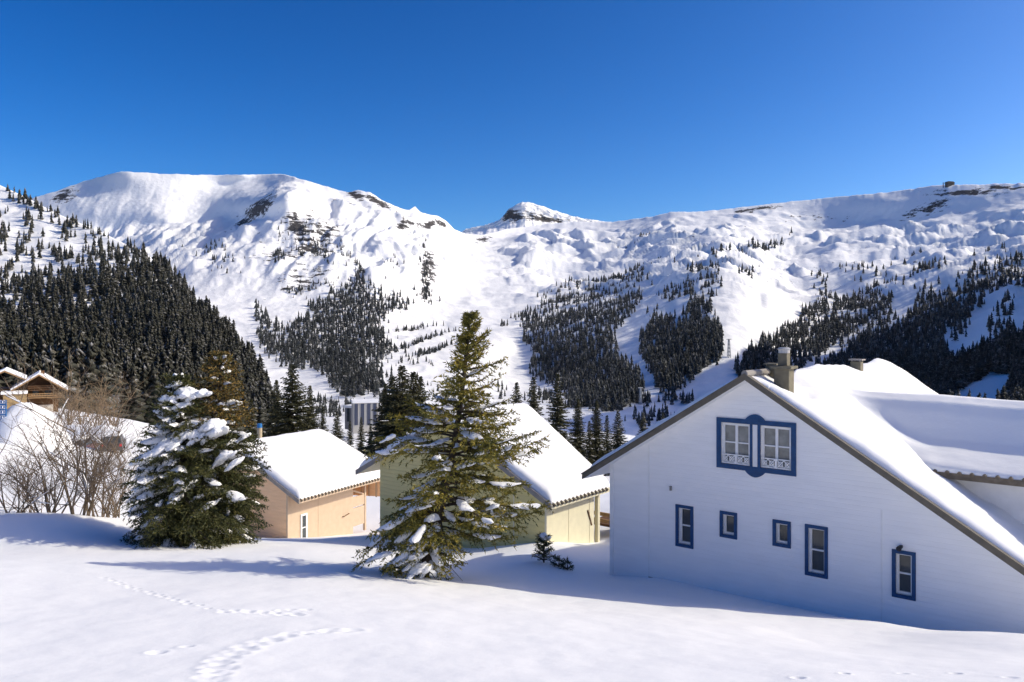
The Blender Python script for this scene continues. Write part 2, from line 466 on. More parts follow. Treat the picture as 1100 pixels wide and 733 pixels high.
SIL = [(-220, 262, 3000), (-60, 232, 3100), (30, 215, 3200), (55, 207, 3200), (90, 195, 3200), (130, 184, 3080), (160, 186, 3090), (200, 188, 3120), (260, 188, 3170), (300, 187, 3120), (318, 191, 2760),
       (345, 199, 2700), (375, 207, 2620), (385, 205, 2600), (397, 206, 2590), (410, 216, 2600), (430, 224, 2640), (440, 226, 2680), (446, 222, 2690), (452, 228, 2700), (470, 232, 2800), (480, 238, 2850), (488, 246, 2950),
       (500, 252, 3100), (520, 252, 3300), (545, 246, 3600), (580, 242, 3800), (620, 238, 3800), (655, 239, 3700), (700, 233, 3400), (720, 228, 3300), (760, 227, 3200), (820, 220, 3100),
       (870, 215, 3050), (950, 207, 2800), (1010, 199, 2550), (1060, 198, 2380), (1100, 197, 2250), (1250, 196, 2000), (1420, 205, 1900)]
INT = [(100, 230, 2950), (200, 213, 3050), (150, 215, 3000), (180, 238, 2830), (250, 203, 3150), (272, 197, 3170), (288, 203, 2900), (225, 222, 3020), (195, 243, 2860), (120, 280, 2600), (60, 260, 2800),
       (165, 256, 2780), (222, 246, 2780), (244, 240, 2690), (262, 231, 2560), (284, 222, 2240), (302, 211, 2330), (316, 203, 2520), (238, 268, 2150), (200, 285, 2050), (290, 250, 2080), (310, 250, 2060), (345, 240, 2250), (400, 240, 2350), (440, 255, 2450), (480, 262, 2650),
       (250, 310, 1650), (320, 300, 1720), (400, 290, 1850), (460, 290, 2050), (500, 280, 2550), (540, 272, 2900),
       (200, 350, 1300), (280, 350, 1300), (350, 340, 1400), (420, 330, 1550), (470, 330, 1750), (510, 320, 1950), (545, 310, 2100),
       (230, 400, 950), (300, 390, 1000), (380, 380, 1100), (440, 380, 1150), (490, 370, 1300), (530, 370, 1300),
       (300, 430, 750), (380, 420, 750), (450, 420, 750), (520, 420, 850),
       (250, 470, 420), (350, 465, 430), (450, 465, 430), (550, 465, 430), (650, 455, 480), (720, 445, 600), (800, 455, 500), (0, 500, 260), (300, 500, 260), (600, 500, 260), (900, 500, 260), (1200, 500, 260), (-200, 500, 260),
       (600, 265, 3200), (700, 260, 2850), (800, 250, 2700), (820, 262, 2550),
       (860, 222, 3020), (870, 255, 2750), (950, 215, 2700), (950, 258, 2420), (1050, 207, 2340), (1050, 250, 2080), (1100, 240, 1980), (1200, 235, 1850),
       (620, 300, 2350), (700, 298, 2000), (780, 285, 1800), (830, 290, 1900), (900, 285, 1950), (1000, 280, 1780), (1100, 270, 1650),
       (1100, 308, 1100), (1000, 318, 1250), (900, 320, 1480), (850, 318, 1480), (790, 315, 1200), (700, 328, 1420), (610, 330, 1780), (570, 340, 1700),
       (1120, 345, 660), (1040, 350, 820), (950, 358, 980), (900, 345, 1200), (860, 375, 960), (785, 365, 800), (700, 370, 960), (650, 370, 1090), (600, 370, 1260), (560, 375, 1350),
       (1110, 420, 440), (1000, 410, 560), (890, 405, 720), (835, 402, 720), (780, 400, 700), (700, 415, 690), (620, 420, 830), (560, 420, 930),
       (-100, 330, 1500), (-100, 430, 700), (50, 330, 1500), (50, 430, 700), (150, 330, 1500), (150, 430, 700), (1300, 430, 420), (1300, 300, 1000), (1300, 250, 1700)]
allp = np.array(SIL + INT, float)
_ft = TPS(np.stack([allp[:, 0] / 400, allp[:, 1] / 200], -1), np.log(squash(allp[:, 2])), 3e-4)
silx, sily = np.array([s[0] for s in SIL], float), np.array([s[1] for s in SIL], float)


def saw(p, rise=.22):
    f = p - np.floor(p)
    return np.where(f < rise, f / rise, (1 - f) / (1 - rise))


def ridge_relief(px, py, X, Y):
    """height relief (metres) added to the measured sheet, by region"""
    left = smooth(520, 440, px) ; right = 1 - left
    high = smooth(330, 290, py)
    bowl = smooth(320, 280, px) * smooth(262, 235, py)
    wx = X + 60 * fbm(X / 300, Y / 300, 3)
    n_l = (30 * fbm(wx / 260 + 2.1, Y / 480 + 7, 7, .58, True) + 13 * fbm(wx / 75 + .2 * fbm(X / 90, Y / 90, 2), Y / 420, 5, .6, True)) * high * (1 - .7 * bowl) + 7 * fbm(X / 120, Y / 120, 6, .6)
    n_r = (26 * fbm(X / 300 + 5, Y / 420, 5, .55) + 9 * fbm(X / 130 + 1, Y / 210 + 3, 4, .5) + 26 * fbm((X + 120 * fbm(X / 260, Y / 260, 3)) / 520 - Y / 900, Y / 120, 5, .48, True)) * smooth(400, 300, py) * (.35 + .65 * smooth(222, 262, py)) + 7 * fbm(X / 110, Y / 110, 4)
    wob = fbm(X / 230 + 3, Y / 260, 4, .55)
    amt = smooth(-.25, .35, fbm(X / 260 + 11, Y / 330 + 4, 3))
    t1 = saw(X / 170 + Y / 520 + 1.5 * wob) * 26 * amt + saw(X / 62 + Y / 140 + 1.7 * wob + 5) * 8 * smooth(-.1, .4, fbm(X / 120 + 31, Y / 190, 3))
    n_r = n_r + t1 * smooth(352, 292, py) * (.3 + .7 * smooth(215, 235, py))
    t2 = saw(wx / 120 + Y / 700 + .9 * wob, .3) * 17 * smooth(-.2, .3, fbm(X / 150 + 21, Y / 300, 3)) + saw(wx / 45 + .8 * wob + Y / 400, .35) * 5
    n_l = n_l + t2 * high * (1 - .8 * bowl)
    return n_l * left + n_r * right * (.35 + .65 * smooth(515, 580, px))


ncol, nrow = 1050, 330
xs = np.linspace(-220, 1420, ncol)
ys_top = np.interp(xs, silx, sily)
s = np.linspace(0, 1, nrow) ** 1.0
PX = np.repeat(xs[None, :], nrow, 0)
PY = ys_top[None, :] + (500 - ys_top[None, :]) * s[:, None]
FY = np.exp(_ft(np.stack([PX / 400, PY / 200], -1)))
FX = (PX - CX) / FPX * FY; FZ = (HY - PY) / FPX * FY
FZ = FZ + ridge_relief(PX, PY, FX, FY) * smooth(-.01, .11, s)[:, None] * smooth(900, 1500, FY + 400)
FZ = FZ + 4.0 * fbm(FX / 45, FY / 45, 3) * smooth(0, .04, s)[:, None]
FZ = FZ + (3.5 * fbm(PX[0] / 9., PX[0] * 0 + 1.5, 3))[None, :] * smooth(.03, 0, s)[:, None]


FZ = FZ + 220 * smooth(1112, 1250, PX) * smooth(330, 480, FY) * smooth(1150, 800, FY)


def gauss(px, py, cx, cy, rx, ry, rot=0):
    c, s_ = math.cos(R(rot)), math.sin(R(rot)); dx, dy = px - cx, py - cy
    return np.exp(-(((dx * c + dy * s_) / rx) ** 2 + ((-dx * s_ + dy * c) / ry) ** 2))


rock = np.full(PX.shape, .0)
for cx_, cy_, rx, ry, rot, k in [(278, 228, 22, 10, -35, .62), (262, 243, 18, 6, -30, .5), (68, 212, 16, 9, -30, .5), (322, 258, 26, 12, 40, .47), (338, 280, 30, 14, 25, .45), (300, 285, 30, 20, 0, .3), (350, 262, 20, 14, 30, .40), (330, 310, 40, 10, 0, .3), (250, 262, 30, 6, -20, .3),
                                 (383, 212, 14, 6, 30, .6), (405, 220, 20, 6, 30, .68), (370, 228, 18, 3, 5, .5), (425, 232, 14, 4, 25, .5), (458, 246, 18, 5, -28, .62), (474, 242, 9, 4, 20, .6), (437, 256, 20, 4, -12, .5),
                                 (333, 250, 12, 16, 0, .35), (460, 300, 10, 26, 10, .42), (810, 226, 34, 3, -8, .5), (1040, 208, 44, 5, 0, .5), (1005, 222, 22, 9, -25, .45), (985, 228, 20, 5, -30, .4), (1075, 202, 30, 3, 0, .5),
                                 (518, 258, 10, 5, 0, .5), (870, 238, 60, 6, -6, .2), (750, 262, 90, 6, -8, .12), (900, 300, 120, 20, 0, .1)]:
    rock = np.maximum(rock, (k + .07) * gauss(PX, PY, cx_, cy_, rx, ry, rot))
# back side of the mountains: the sheet folds over and falls away behind the ridge
back = []
for k, (dy_, dz_) in enumerate([(30, -4), (120, -50), (500, -260), (1200, -600)]):
    ky = (FY[0] + dy_) / FY[0]
    back.append(np.stack([FX[0] * ky, FY[0] + dy_, FZ[0] + dz_ + 0 * FX[0]], -1))
back = np.stack(back[::-1])
Vt = np.concatenate([back, np.stack([FX, FY, FZ], -1)], 0)
rk = np.concatenate([np.zeros((4, ncol)), rock], 0)
mt = np_mesh('mountains', Vt.reshape(-1, 3), grid_faces(nrow + 4, ncol), M['mountain'], smooth_=True)
at = mt.data.attributes.new('rock', 'FLOAT', 'POINT'); at.data.foreach_set('value', rk.ravel().astype(np.float32))
tag(mt, kind='structure')


def far_pt(px, py):
    """point of the mountain sheet at measured position (bilinear)"""
    c = (px + 220) / 1640 * (ncol - 1); c0 = int(np.clip(c, 0, ncol - 2)); fc = c - c0
    yt = np.interp(px, silx, sily); r = (py - yt) / (500 - yt) * (nrow - 1); r0 = int(np.clip(r, 0, nrow - 2)); fr = r - r0
    A = np.stack([FX, FY, FZ], -1) if not hasattr(far_pt, 'A') else far_pt.A
    far_pt.A = A
    return (A[r0, c0] * (1 - fc) + A[r0, c0 + 1] * fc) * (1 - fr) + (A[r0 + 1, c0] * (1 - fc) + A[r0 + 1, c0 + 1] * fc) * fr


# the flat-topped peak far behind the saddle
pk = [(478, 262, 0), (500, 247, 0), (520, 243, .1), (536, 238, .2), (546, 226, .7), (556, 219, .8), (565, 217, .6), (580, 221, .7), (597, 227, .8), (612, 232, .6), (630, 236, .1), (660, 240, 0), (690, 250, 0)]
xk = np.linspace(478, 690, 260); yk = np.interp(xk, [p[0] for p in pk], [p[1] for p in pk]); nk = 60
YK0 = 3500
rows = []; rkv = []
for j in range(nk):
    s_ = j / (nk - 1)
    # cap, cliff band, talus
    drop = np.where(s_ < .25, s_ / .25 * 4, np.where(s_ < .5, 4 + (s_ - .25) / .25 * 11, 15 + (s_ - .5) / .5 * 22))
    Yd = YK0 - (np.where(s_ < .25, s_ / .25 * 60, np.where(s_ < .5, 60 + (s_ - .25) / .25 * 14, 74 + (s_ - .5) / .5 * 230)))
    Yd = Yd + 90 * np.abs((xk - 560) / 60)
    py = yk + drop * np.clip((250 - yk) / 30, .3, 1)
    X = (xk - CX) / FPX * Yd; Z = (HY - py) / FPX * Yd
    Z = Z + 7 * fbm(X / 50, np.full_like(X, Yd.mean() / 60) + j * .13, 5, .6, True) * (s_ > 0.02)
    rows.append(np.stack([X, Yd + 16 * fbm(X / 40, X * 0 + j * .2, 3), Z], -1))
    cl = gauss(xk, py, 548, 232, 12, 9) * .60 + gauss(xk, py, 588, 237, 28, 3.0, 4) * .66 + gauss(xk, py, 575, 230, 20, 4) * .3
    rkv.append(np.clip(cl, 0, .85))
bk = [np.stack([rows[0][:, 0] * 1.15, rows[0][:, 1] + 500, rows[0][:, 2] - 300], -1)]
pkm = np_mesh('mountain_peak', np.concatenate([np.stack(bk), np.stack(rows)], 0).reshape(-1, 3), grid_faces(nk + 1, len(xk)), M['mountain'], smooth_=True)
at = pkm.data.attributes.new('rock', 'FLOAT', 'POINT'); at.data.foreach_set('value', np.concatenate([np.zeros((1, len(xk))), np.stack(rkv)], 0).ravel().astype(np.float32))
tag(pkm, kind='structure')

# the wooded hill at the left
HS = [(-220, 90, 1150), (-100, 140, 1000), (0, 199, 900), (30, 213, 870), (60, 229, 840), (110, 250, 790), (160, 275, 740), (190, 300, 700), (215, 328, 660), (240, 352, 620), (262, 380, 580), (280, 412, 540), (292, 440, 500), (310, 490, 430)]
HI = [(0, 300, 640), (100, 330, 570), (180, 360, 520), (-150, 300, 640), (0, 350, 480), (100, 380, 440), (0, 400, 330), (100, 415, 330), (200, 430, 380), (-150, 400, 330), (0, 450, 210), (100, 460, 210), (200, 470, 260), (-200, 490, 180), (100, 495, 185), (280, 495, 300)]
hp = np.array(HS + HI, float)
_ht = TPS(np.stack([hp[:, 0] / 300, hp[:, 1] / 200], -1), np.log(hp[:, 2]), 3e-4)
hx = np.linspace(-220, 312, 330); hyt = np.interp(hx, [p[0] for p in HS], [p[1] for p in HS]); nh = 190
sh = np.linspace(0, 1, nh)
HPX = np.repeat(hx[None, :], nh, 0); HPY = hyt[None, :] + (496 - hyt[None, :]) * sh[:, None]
HYY = np.exp(_ht(np.stack([HPX / 300, HPY / 200], -1)))
HXX = (HPX - CX) / FPX * HYY; HZZ = (HY - HPY) / FPX * HYY
HZZ = HZZ + (9 * fbm(HXX / 90, HYY / 90, 5, .5) + 2.2 * fbm(HXX / 22, HYY / 22, 3)) * smooth(0, .05, sh)[:, None]
hb = []
for dx_, dy_, dz_ in [(25, 25, -4), (150, 150, -60), (400, 500, -300)][::-1]:
    ky = (HYY[0] + dy_) / HYY[0]; hb.append(np.stack([HXX[0] * (ky * 1.02), HYY[0] + dy_, HZZ[0] + dz_ * 1.5 - 2], -1))
HV = np.concatenate([np.stack(hb), np.stack([HXX, HYY, HZZ], -1)], 0)
hill = np_mesh('wooded_hill', HV.reshape(-1, 3), grid_faces(nh + 3, len(hx)), M['mountain'], smooth_=True)
at = hill.data.attributes.new('rock', 'FLOAT', 'POINT')
at.data.foreach_set('value', np.zeros(len(HV.reshape(-1, 3)), dtype=np.float32))
tag(hill, kind='structure'); hill.name = 'hill'
HA = np.stack([HXX, HYY, HZZ], -1)


def hill_pt(px, py):
    c = (px + 220) / 532 * (len(hx) - 1); c0 = int(np.clip(c, 0, len(hx) - 2)); fc = c - c0
    yt = np.interp(px, hx, hyt); r = (py - yt) / (496 - yt) * (nh - 1); r0 = int(np.clip(r, 0, nh - 2)); fr = r - r0
    return (HA[r0, c0] * (1 - fc) + HA[r0, c0 + 1] * fc) * (1 - fr) + (HA[r0 + 1, c0] * (1 - fc) + HA[r0 + 1, c0 + 1] * fc) * fr


# ================================================================ FORESTS
def conifer_shape(seed, tiers=5, n=7, slim=.17, ragged=.35):
    """unit-height conifer: ragged drooping tiers; returns V,T"""
    r = np.random.default_rng(seed); V = []; T = []
    for k in range(tiers):
        t = k / tiers
        z0 = .06 + .9 * t ** .92 * .93; rad = slim * (1 - t) ** .85 * r.uniform(.85, 1.15) + .012
        z1 = min(1.0, z0 + (.95 / tiers) * 1.75)
        o = len(V); V.append((0, 0, z1)); a0 = r.uniform(0, 6.3)
        for i in range(n):
            q = rad * (1 + ragged * r.uniform(-1, .8)); a = a0 + 2 * math.pi * i / n + r.uniform(-.25, .25)
            V.append((q * math.cos(a), q * math.sin(a), z0 + r.uniform(-.03, .05)))
        V.append((0, 0, z0 + .05))
        for i in range(n):
            T.append((o, o + 1 + i, o + 1 + (i + 1) % n)); T.append((o + n + 1, o + 1 + (i + 1) % n, o + 1 + i))
    V.append((.015, 0, -.1)); V.append((-.012, .012, -.1)); V.append((-.005, -.015, -.1)); V.append((0, 0, .5)); o = len(V) - 4
    T += [(o, o + 1, o + 3), (o + 1, o + 2, o + 3), (o + 2, o, o + 3)]
    return np.array(V), np.array(T)


FAR = [conifer_shape(100 + i, 4, 6, RNG.uniform(.13, .19), .45) for i in range(10)]
NEARER = [conifer_shape(200 + i, 17, 10, RNG.uniform(.11, .16), .9) for i in range(10)]


def in_poly(x, y, poly):
    c = False; n = len(poly); j = n - 1
    for i in range(n):
        xi, yi = poly[i]; xj, yj = poly[j]
        if (yi > y) != (yj > y) and x < (xj - xi) * (y - yi) / (yj - yi) + xi: c = not c
        j = i
    return c


FP = {
    'spur': [[(327, 333), (347, 325), (388, 305), (399, 319), (429, 322), (445, 330), (415, 341), (407, 355), (424, 385), (407, 389), (391, 387), (415, 404), (402, 425), (375, 428), (342, 400), (317, 395), (301, 388), (274, 366), (282, 346), (309, 357), (320, 344), (336, 346)]],
    'mid': [[(561, 339), (582, 334), (611, 317), (650, 302), (685, 297), (692, 312), (687, 331), (680, 349), (658, 363), (665, 385), (687, 407), (690, 430), (668, 440), (633, 440), (609, 432), (596, 412), (567, 400), (574, 378), (560, 368)],
            [(686, 373), (697, 351), (709, 346), (727, 351), (749, 334), (761, 339), (776, 363), (776, 383), (749, 403), (722, 422), (709, 417), (697, 398)],
            [(706, 329), (746, 314), (776, 302), (773, 319), (751, 331), (727, 336), (709, 336)]],
    'east': [[(790, 402), (812, 374), (840, 361), (865, 341), (882, 324), (904, 321), (948, 319), (958, 334), (953, 346), (933, 351), (906, 368), (884, 380), (865, 395), (840, 404), (800, 412)],
             [(877, 397), (906, 379), (943, 354), (977, 351), (987, 329), (1027, 322), (1085, 307), (1110, 298), (1110, 317), (1081, 322), (1046, 336), (1041, 349), (1012, 361), (1009, 376), (1027, 390), (1054, 380), (1068, 378), (1110, 361), (1110, 455), (1027, 455), (960, 440), (880, 425)]],
}
CLEAR = [(1000, 452), (1022, 430), (1041, 415), (1063, 401), (1088, 404), (1084, 430), (1072, 452)]
trees = {k: [] for k in ('hill', 'spur', 'mid', 'east', 'lone')}       # (pos, height, pxheight)


def put(key, p, h):
    trees[key].append((p, h, FPX * h / p[1]))


def scatter(key, poly, spacing, hm, edge=0):
    x0, x1 = min(p[0] for p in poly), max(p[0] for p in poly); y0, y1 = min(p[1] for p in poly), max(p[1] for p in poly)
    y = y0
    while y < y1:
        x = x0
        while x < x1:
            qx, qy = x + RNG.uniform(-.5, .5) * spacing * 1.6, y + RNG.uniform(-.5, .5) * spacing * 1.3
            jx = 7 * float(fbm(np.array([qx / 11. + 5]), np.array([qy / 11.]), 3)[0]) + RNG.normal(0, 2.6); jy = 5 * float(fbm(np.array([qx / 11. + 50]), np.array([qy / 11.]), 3)[0]) + RNG.normal(0, 2.2)
            if in_poly(qx + jx, qy + jy, poly) and not in_poly(qx, qy, CLEAR):
                g = float(fbm(np.array([qx / 14.]), np.array([qy / 9.]), 3)[0]); g2 = float(fbm(np.array([qx / 5. + 9]), np.array([qy / 4.]), 2)[0])
                if g > -.40 + edge and g2 > -.46:
                    p = far_pt(qx, qy); put(key, p, hm * (.38 + 1.0 * RNG.uniform() ** 1.25))
            x += spacing
        y += spacing * .75


for pl in FP['spur']: scatter('spur', pl, 2.45, 12)
scatter('mid', FP['mid'][0], 2.3, 11.5); scatter('mid', FP['mid'][1], 2.2, 11.5); scatter('mid', FP['mid'][2], 2.8, 11.5, .2)
for pl in FP['east']: scatter('east', pl, 2.6, 12)


def sprinkle(key, cx_, cy_, rx, ry, n, hm, rot=0):
    c, s_ = math.cos(R(rot)), math.sin(R(rot))
    for _ in range(n):
        a, b = RNG.normal(0, .5, 2); dx, dy = a * rx, b * ry
        qx, qy = cx_ + dx * c - dy * s_, cy_ + dx * s_ + dy * c
        yt = np.interp(qx, silx, sily)
        if qy < yt + 3: continue
        put(key, far_pt(qx, qy), hm * RNG.uniform(.5, 1.2))


for a in [(820, 277, 26, 3, 45, 17, -24), (770, 292, 12, 5, 14, 15), (785, 285, 10, 6, 12, 15), (700, 290, 22, 3, 18, 14, -35), (690, 268, 26, 1.5, 30, 11, -18), (745, 300, 25, 10, 22, 14), (800, 305, 12, 6, 12, 14), (690, 310, 10, 8, 20, 13), (670, 300, 20, 5, 16, 12, -20),
          (1000, 308, 16, 4, 22, 14), (985, 300, 25, 8, 20, 13), (930, 305, 40, 10, 24, 12), (960, 315, 30, 6, 20, 12), (990, 285, 25, 6, 12, 12), (880, 315, 12, 8, 16, 13), (1060, 290, 20, 5, 8, 12), (1080, 300, 14, 4, 10, 12), (1010, 345, 10, 8, 16, 12), (1030, 360, 12, 10, 16, 12), (1080, 335, 14, 10, 24, 12), (1075, 360, 16, 8, 20, 12),
          (456, 298, 6, 26, 60, 11, -8), (458, 322, 10, 8, 26, 12), (232, 278, 14, 5, 16, 13, 20), (225, 290, 20, 4, 16, 11, 15), (240, 300, 20, 8, 14, 11), (297, 283, 4, 8, 12, 16), (300, 297, 9, 4, 14, 12), (325, 283, 12, 6, 22, 12), (345, 273, 10, 8, 18, 9), (330, 265, 24, 10, 40, 8, 35), (345, 290, 20, 6, 26, 9, 20), (300, 262, 10, 10, 14, 8), (420, 300, 14, 10, 12, 9), (405, 325, 20, 5, 18, 10), (340, 315, 30, 2, 34, 9, -5), (320, 318, 10, 4, 14, 10), (370, 285, 12, 10, 16, 9), (385, 305, 6, 8, 14, 14), (280, 340, 5, 7, 14, 15), (350, 305, 12, 4, 8, 9),
          (455, 367, 34, 1.6, 70, 9, -18), (462, 379, 34, 1.8, 80, 9, -18), (440, 354, 30, 1.3, 36, 9, -7), (440, 390, 20, 6, 14, 9), (425, 375, 10, 10, 10, 9), (555, 345, 8, 4, 10, 12, -20), (540, 352, 8, 3, 8, 11), (350, 444, 22, 5, 34, 9), (372, 436, 16, 5, 22, 8), (410, 432, 14, 6, 18, 9), (345, 432, 14, 4, 16, 9), (655, 440, 20, 4, 40, 9), (690, 436, 18, 5, 24, 9), (622, 438, 20, 4, 40, 10), (585, 430, 18, 6, 34, 10), (718, 428, 12, 6, 14, 9), (706, 448, 16, 6, 26, 8), (690, 455, 14, 5, 20, 8), (735, 432, 12, 6, 14, 9), (540, 420, 12, 8, 10, 9), (450, 415, 20, 8, 14, 9), (595, 325, 20, 6, 22, 11, -20), (630, 305, 25, 5, 18, 11, -15)]:
    sprinkle('lone', *a)

for _ in range(12500):
    qx = RNG.uniform(-60, 300); yt = np.interp(qx, hx, hyt); qy = RNG.uniform(yt + 1, 470)
    yd = np.interp(qx, [-60, 0, 60, 110, 150, 200, 300], [362, 352, 345, 335, 322, 300, 330])
    g = float(fbm(np.array([qx / 26. + qy / 60.]), np.array([qy / 11. - qx / 26.]), 3)[0])
    pr = smooth(-120, 25, qy - yd) * .80 + .38
    pr = max(float(pr), float(smooth(16, 3, qy - yt)) * (.9 if qx < 150 else 1.1))
    thr = RNG.uniform(0, 1) * .35 + .65 * (.5 - 1.5 * g)
    if thr < pr:
        p = hill_pt(qx, qy)
        gap = float(fbm(np.array([qx / 9. + 40]), np.array([qy / 7.]), 3)[0])
        if RNG.uniform() < (.33 if pr < .85 else .34 if pr < 1.1 else .46) * (1.0 - .5 * float(smooth(340, 440, qy))) and gap > -.30:
            put('hill', p, RNG.uniform(.35, 1) ** .8 * (17 + 6 * float(smooth(350, 430, qy))) * (1 if pr > .9 else .8))

# the trees that show largest become single objects; hidden strips behind the houses and firs are left to the mass
allt = []
for k, lst in trees.items():
    for i, (p, h, ph_) in enumerate(lst):
        px = CX + FPX * p[0] / p[1]; pyt = HY - FPX * (p[2] + h * .6) / p[1]
        vis = 2 < px < 1098 and pyt < 418 and not (130 < px < 285 and pyt > 372) and not (390 < px < 600 and pyt > 380) and not (px > 720 and pyt > 392) and not (286 < px < 345 and pyt > 385) and not (px < 130 and pyt > 385)
        if vis: allt.append((ph_ * RNG.uniform(.8, 1.2), k, i))
quota = {'hill': 130, 'spur': 35, 'mid': 50, 'east': 35, 'lone': 20}
single = {k: set() for k in trees}
for s_, k, i in sorted(allt, reverse=True):
    if len(single[k]) < quota[k]: single[k].add(i)
LAB = {'hill': ('dark conifer among many on the wooded hillside at the left', 'conifers on the left hillside'),
       'spur': ('dark conifer in the wood below the left snowy mountain', 'conifers below the left mountain'),
       'mid': ('dark conifer in the woods either side of the central ski run', 'conifers beside the central ski run'),
       'east': ('dark conifer in the broad wood above the white house roof', 'conifers above the white house'),
       'lone': ('small conifer scattered on the open upper snow slopes', 'scattered conifers on the snow slopes')}
ONE = []
for i in range(8):
    v, t = conifer_shape(300 + i, 15, 10, RNG.uniform(.12, .17), .8)
    ONE.append({})
    for nm, mm in (('a', 'fir'), ('b', 'fir_shade')):
        o = np_mesh('conifer', v, t, M[mm]); ONE[i][nm] = o.data; bpy.data.objects.remove(o)
STUFF = {'hill': 'dense dark conifer forest covering the hillside at the left', 'spur': 'dark conifer wood below the left snowy mountain', 'mid': 'dark conifer woods either side of the central ski run', 'east': 'broad dark conifer wood above the white house roof', 'lone': 'scattered small conifers dotting the open snow slopes'}
for k, lst in trees.items():
    Vs = []; Ts = []; o_ = 0
    for i, (p, h, ph_) in enumerate(lst):
        if i in single[k]:
            o = bpy.data.objects.new('conifer', ONE[i % 8]['a' if k in ('hill',) else 'b']); COL.objects.link(o)
            o.location = p; o.scale = (h * 1.08, h * 1.08, h); o.rotation_euler = (RNG.normal(0, .02), RNG.normal(0, .02), RNG.uniform(0, 6.3))
            tag(o, LAB[k][0], 'conifer', LAB[k][1])
            continue
        v, t = (NEARER if ph_ > 19 else FAR)[(i * 7) % 10]; a = RNG.uniform(0, 6.3); c, s_ = math.cos(a), math.sin(a)
        fat = RNG.uniform(.75, 1.45)
        vv = np.stack([(v[:, 0] * c - v[:, 1] * s_) * h * fat, (v[:, 0] * s_ + v[:, 1] * c) * h * fat, v[:, 2] * h], -1) + p
        Vs.append(vv); Ts.append(t + o_); o_ += len(v)
    if Vs:
        f = np_mesh('forest', np.concatenate(Vs), np.concatenate(Ts), M['fir' if k == 'hill' else 'fir_shade'])
        tag(f, STUFF[k], 'forest', kind='stuff')
print('trees', {k: len(v) for k, v in trees.items()})

# ================================================================ HOUSES
D51 = math.atan2(-.629, .777)


def gable_face(outer, holes, y):
    """polygon in (x,z) with rectangular holes, as triangles on the plane y"""
    bm = bmesh.new(); edges = []
    for loop in [outer] + holes:
        vs = [bm.verts.new((x, y, z)) for x, z in loop]
        edges += [bm.edges.new((vs[i], vs[(i + 1) % len(vs)])) for i in range(len(vs))]
    bmesh.ops.triangle_fill(bm, edges=edges, use_beauty=True, use_dissolve=False, normal=(0, -1, 0))
    bm.verts.index_update()
    V = [tuple(v.co) for v in bm.verts]; F = [tuple(v.index for v in f.verts) for f in bm.faces]
    bm.free()
    return V, F


def rect(t0, t1, z0, z1):
    return [(t0, z0), (t1, z0), (t1, z1), (t0, z1)]


def frame(mb, t0, t1, z0, z1, w_, y0, y1, mi=0):
    mb.box(t0, t1, y0, y1, z0, z0 + w_, mi); mb.box(t0, t1, y0, y1, z1 - w_, z1, mi)
    mb.box(t0, t0 + w_, y0, y1, z0 + w_, z1 - w_, mi); mb.box(t1 - w_, t1, y0, y1, z0 + w_, z1 - w_, mi)


# ---- white house: local x runs along the gable to the right, y along the ridge, origin below the gable apex
AX, AY, AZ = 6.37, 21.07, -1.31
ZG = -7.4
wh = thing('white_house', 'white boarded house with blue window frames and deep snow on its roof', 'house', (AX, AY, ZG), D51)


def fac(px, py):
    a = (px - CX) / FPX; Y = 20.38 / (.629 * a + .777); X = a * Y
    return (X - AX) * .777 - (Y - AY) * .629, (HY - py) / FPX * Y - ZG


APX = AZ - ZG                                   # apex height above the foot
SL = .63; TL, TR, LEN, LFT = -5.11, 8.3, 13.6, 2.3  # unseen rear of the left slope cut away, shaped to let sun past


def rdrop(v): return -.035 * v


wins = {'A': (726, 745, 541.5, 586.3), 'B': (773.4, 792, 548.4, 576.5), 'C': (830.2, 849.8, 557.7, 586), 'D': (864.9, 889.5, 562.7, 617.4), 'E': (958.3, 984, 589.6, 640.7)}
W = {}
for k, (x0, x1, yt, yb) in wins.items():
    t0, zt = fac(x0, yt); t1, _ = fac(x1, yt); _, zb = fac(x0, yb)
    W[k] = (t0, t1, zb, zt)
t0, zt = fac(770.25, 448.1); t1, _ = fac(855.5, 454); _, zb = fac(770.25, 501.8)
DW = (t0, t1, zb, zt)
tW = -4.36
FR = .085
holes = [rect(a + FR, b - FR, c + FR, d - FR) for a, b, c, d in W.values()]
dmid = (DW[0] + DW[1]) / 2; DF = .125; DM = .05
dl = (DW[0] + DF, dmid - .14, DW[2] + DF, DW[3] - DF); dr = (dmid + .14, DW[1] - DF, DW[2] + DF, DW[3] - DF)
holes += [rect(*dl), rect(*dr)]
tR = 7.9
outer = [(tW, -1.2), (tR, -1.2), (tR, APX - SL * tR - .06), (0, APX - .06), (tW, APX + SL * tW - .06)]
V, F = gable_face(outer, holes, 0)
mb = MB(); mb.add(V, F)
mb.add([(tW, 0, -1.2), (tW, LFT - .3, -1.2), (tW, LFT - .3, outer[4][1] - .1), (tW, 0, outer[4][1])], [(0, 3, 2, 1)])
mb.add([(tW, LFT - .3, -1.2), (-.1, LFT - .3, -1.2), (-.1, LFT - .3, APX - .25), (tW, LFT - .3, outer[4][1] - .1)], [(0, 3, 2, 1)])
mb.add([(-.1, LFT - .3, -1.2), (-.1, LEN - .4, -1.2), (-.1, LEN - .4, APX - .6), (-.1, LFT - .3, APX - .25)], [(0, 3, 2, 1)])
mb.add([(tR, 0, -1.2), (tR, LEN - .4, -1.2), (tR, LEN - .4, outer[2][1] - .5), (tR, 0, outer[2][1])], [(0, 1, 2, 3)])
mb.add([(x, LEN - .4, z - (.5 if z > -1 else 0)) for x, z in [(-.1, -1.2), outer[1], outer[2], (-.1, APX - .1)]], [(0, 1, 2, 3)])
mb.build('wall', M['white'], wh)
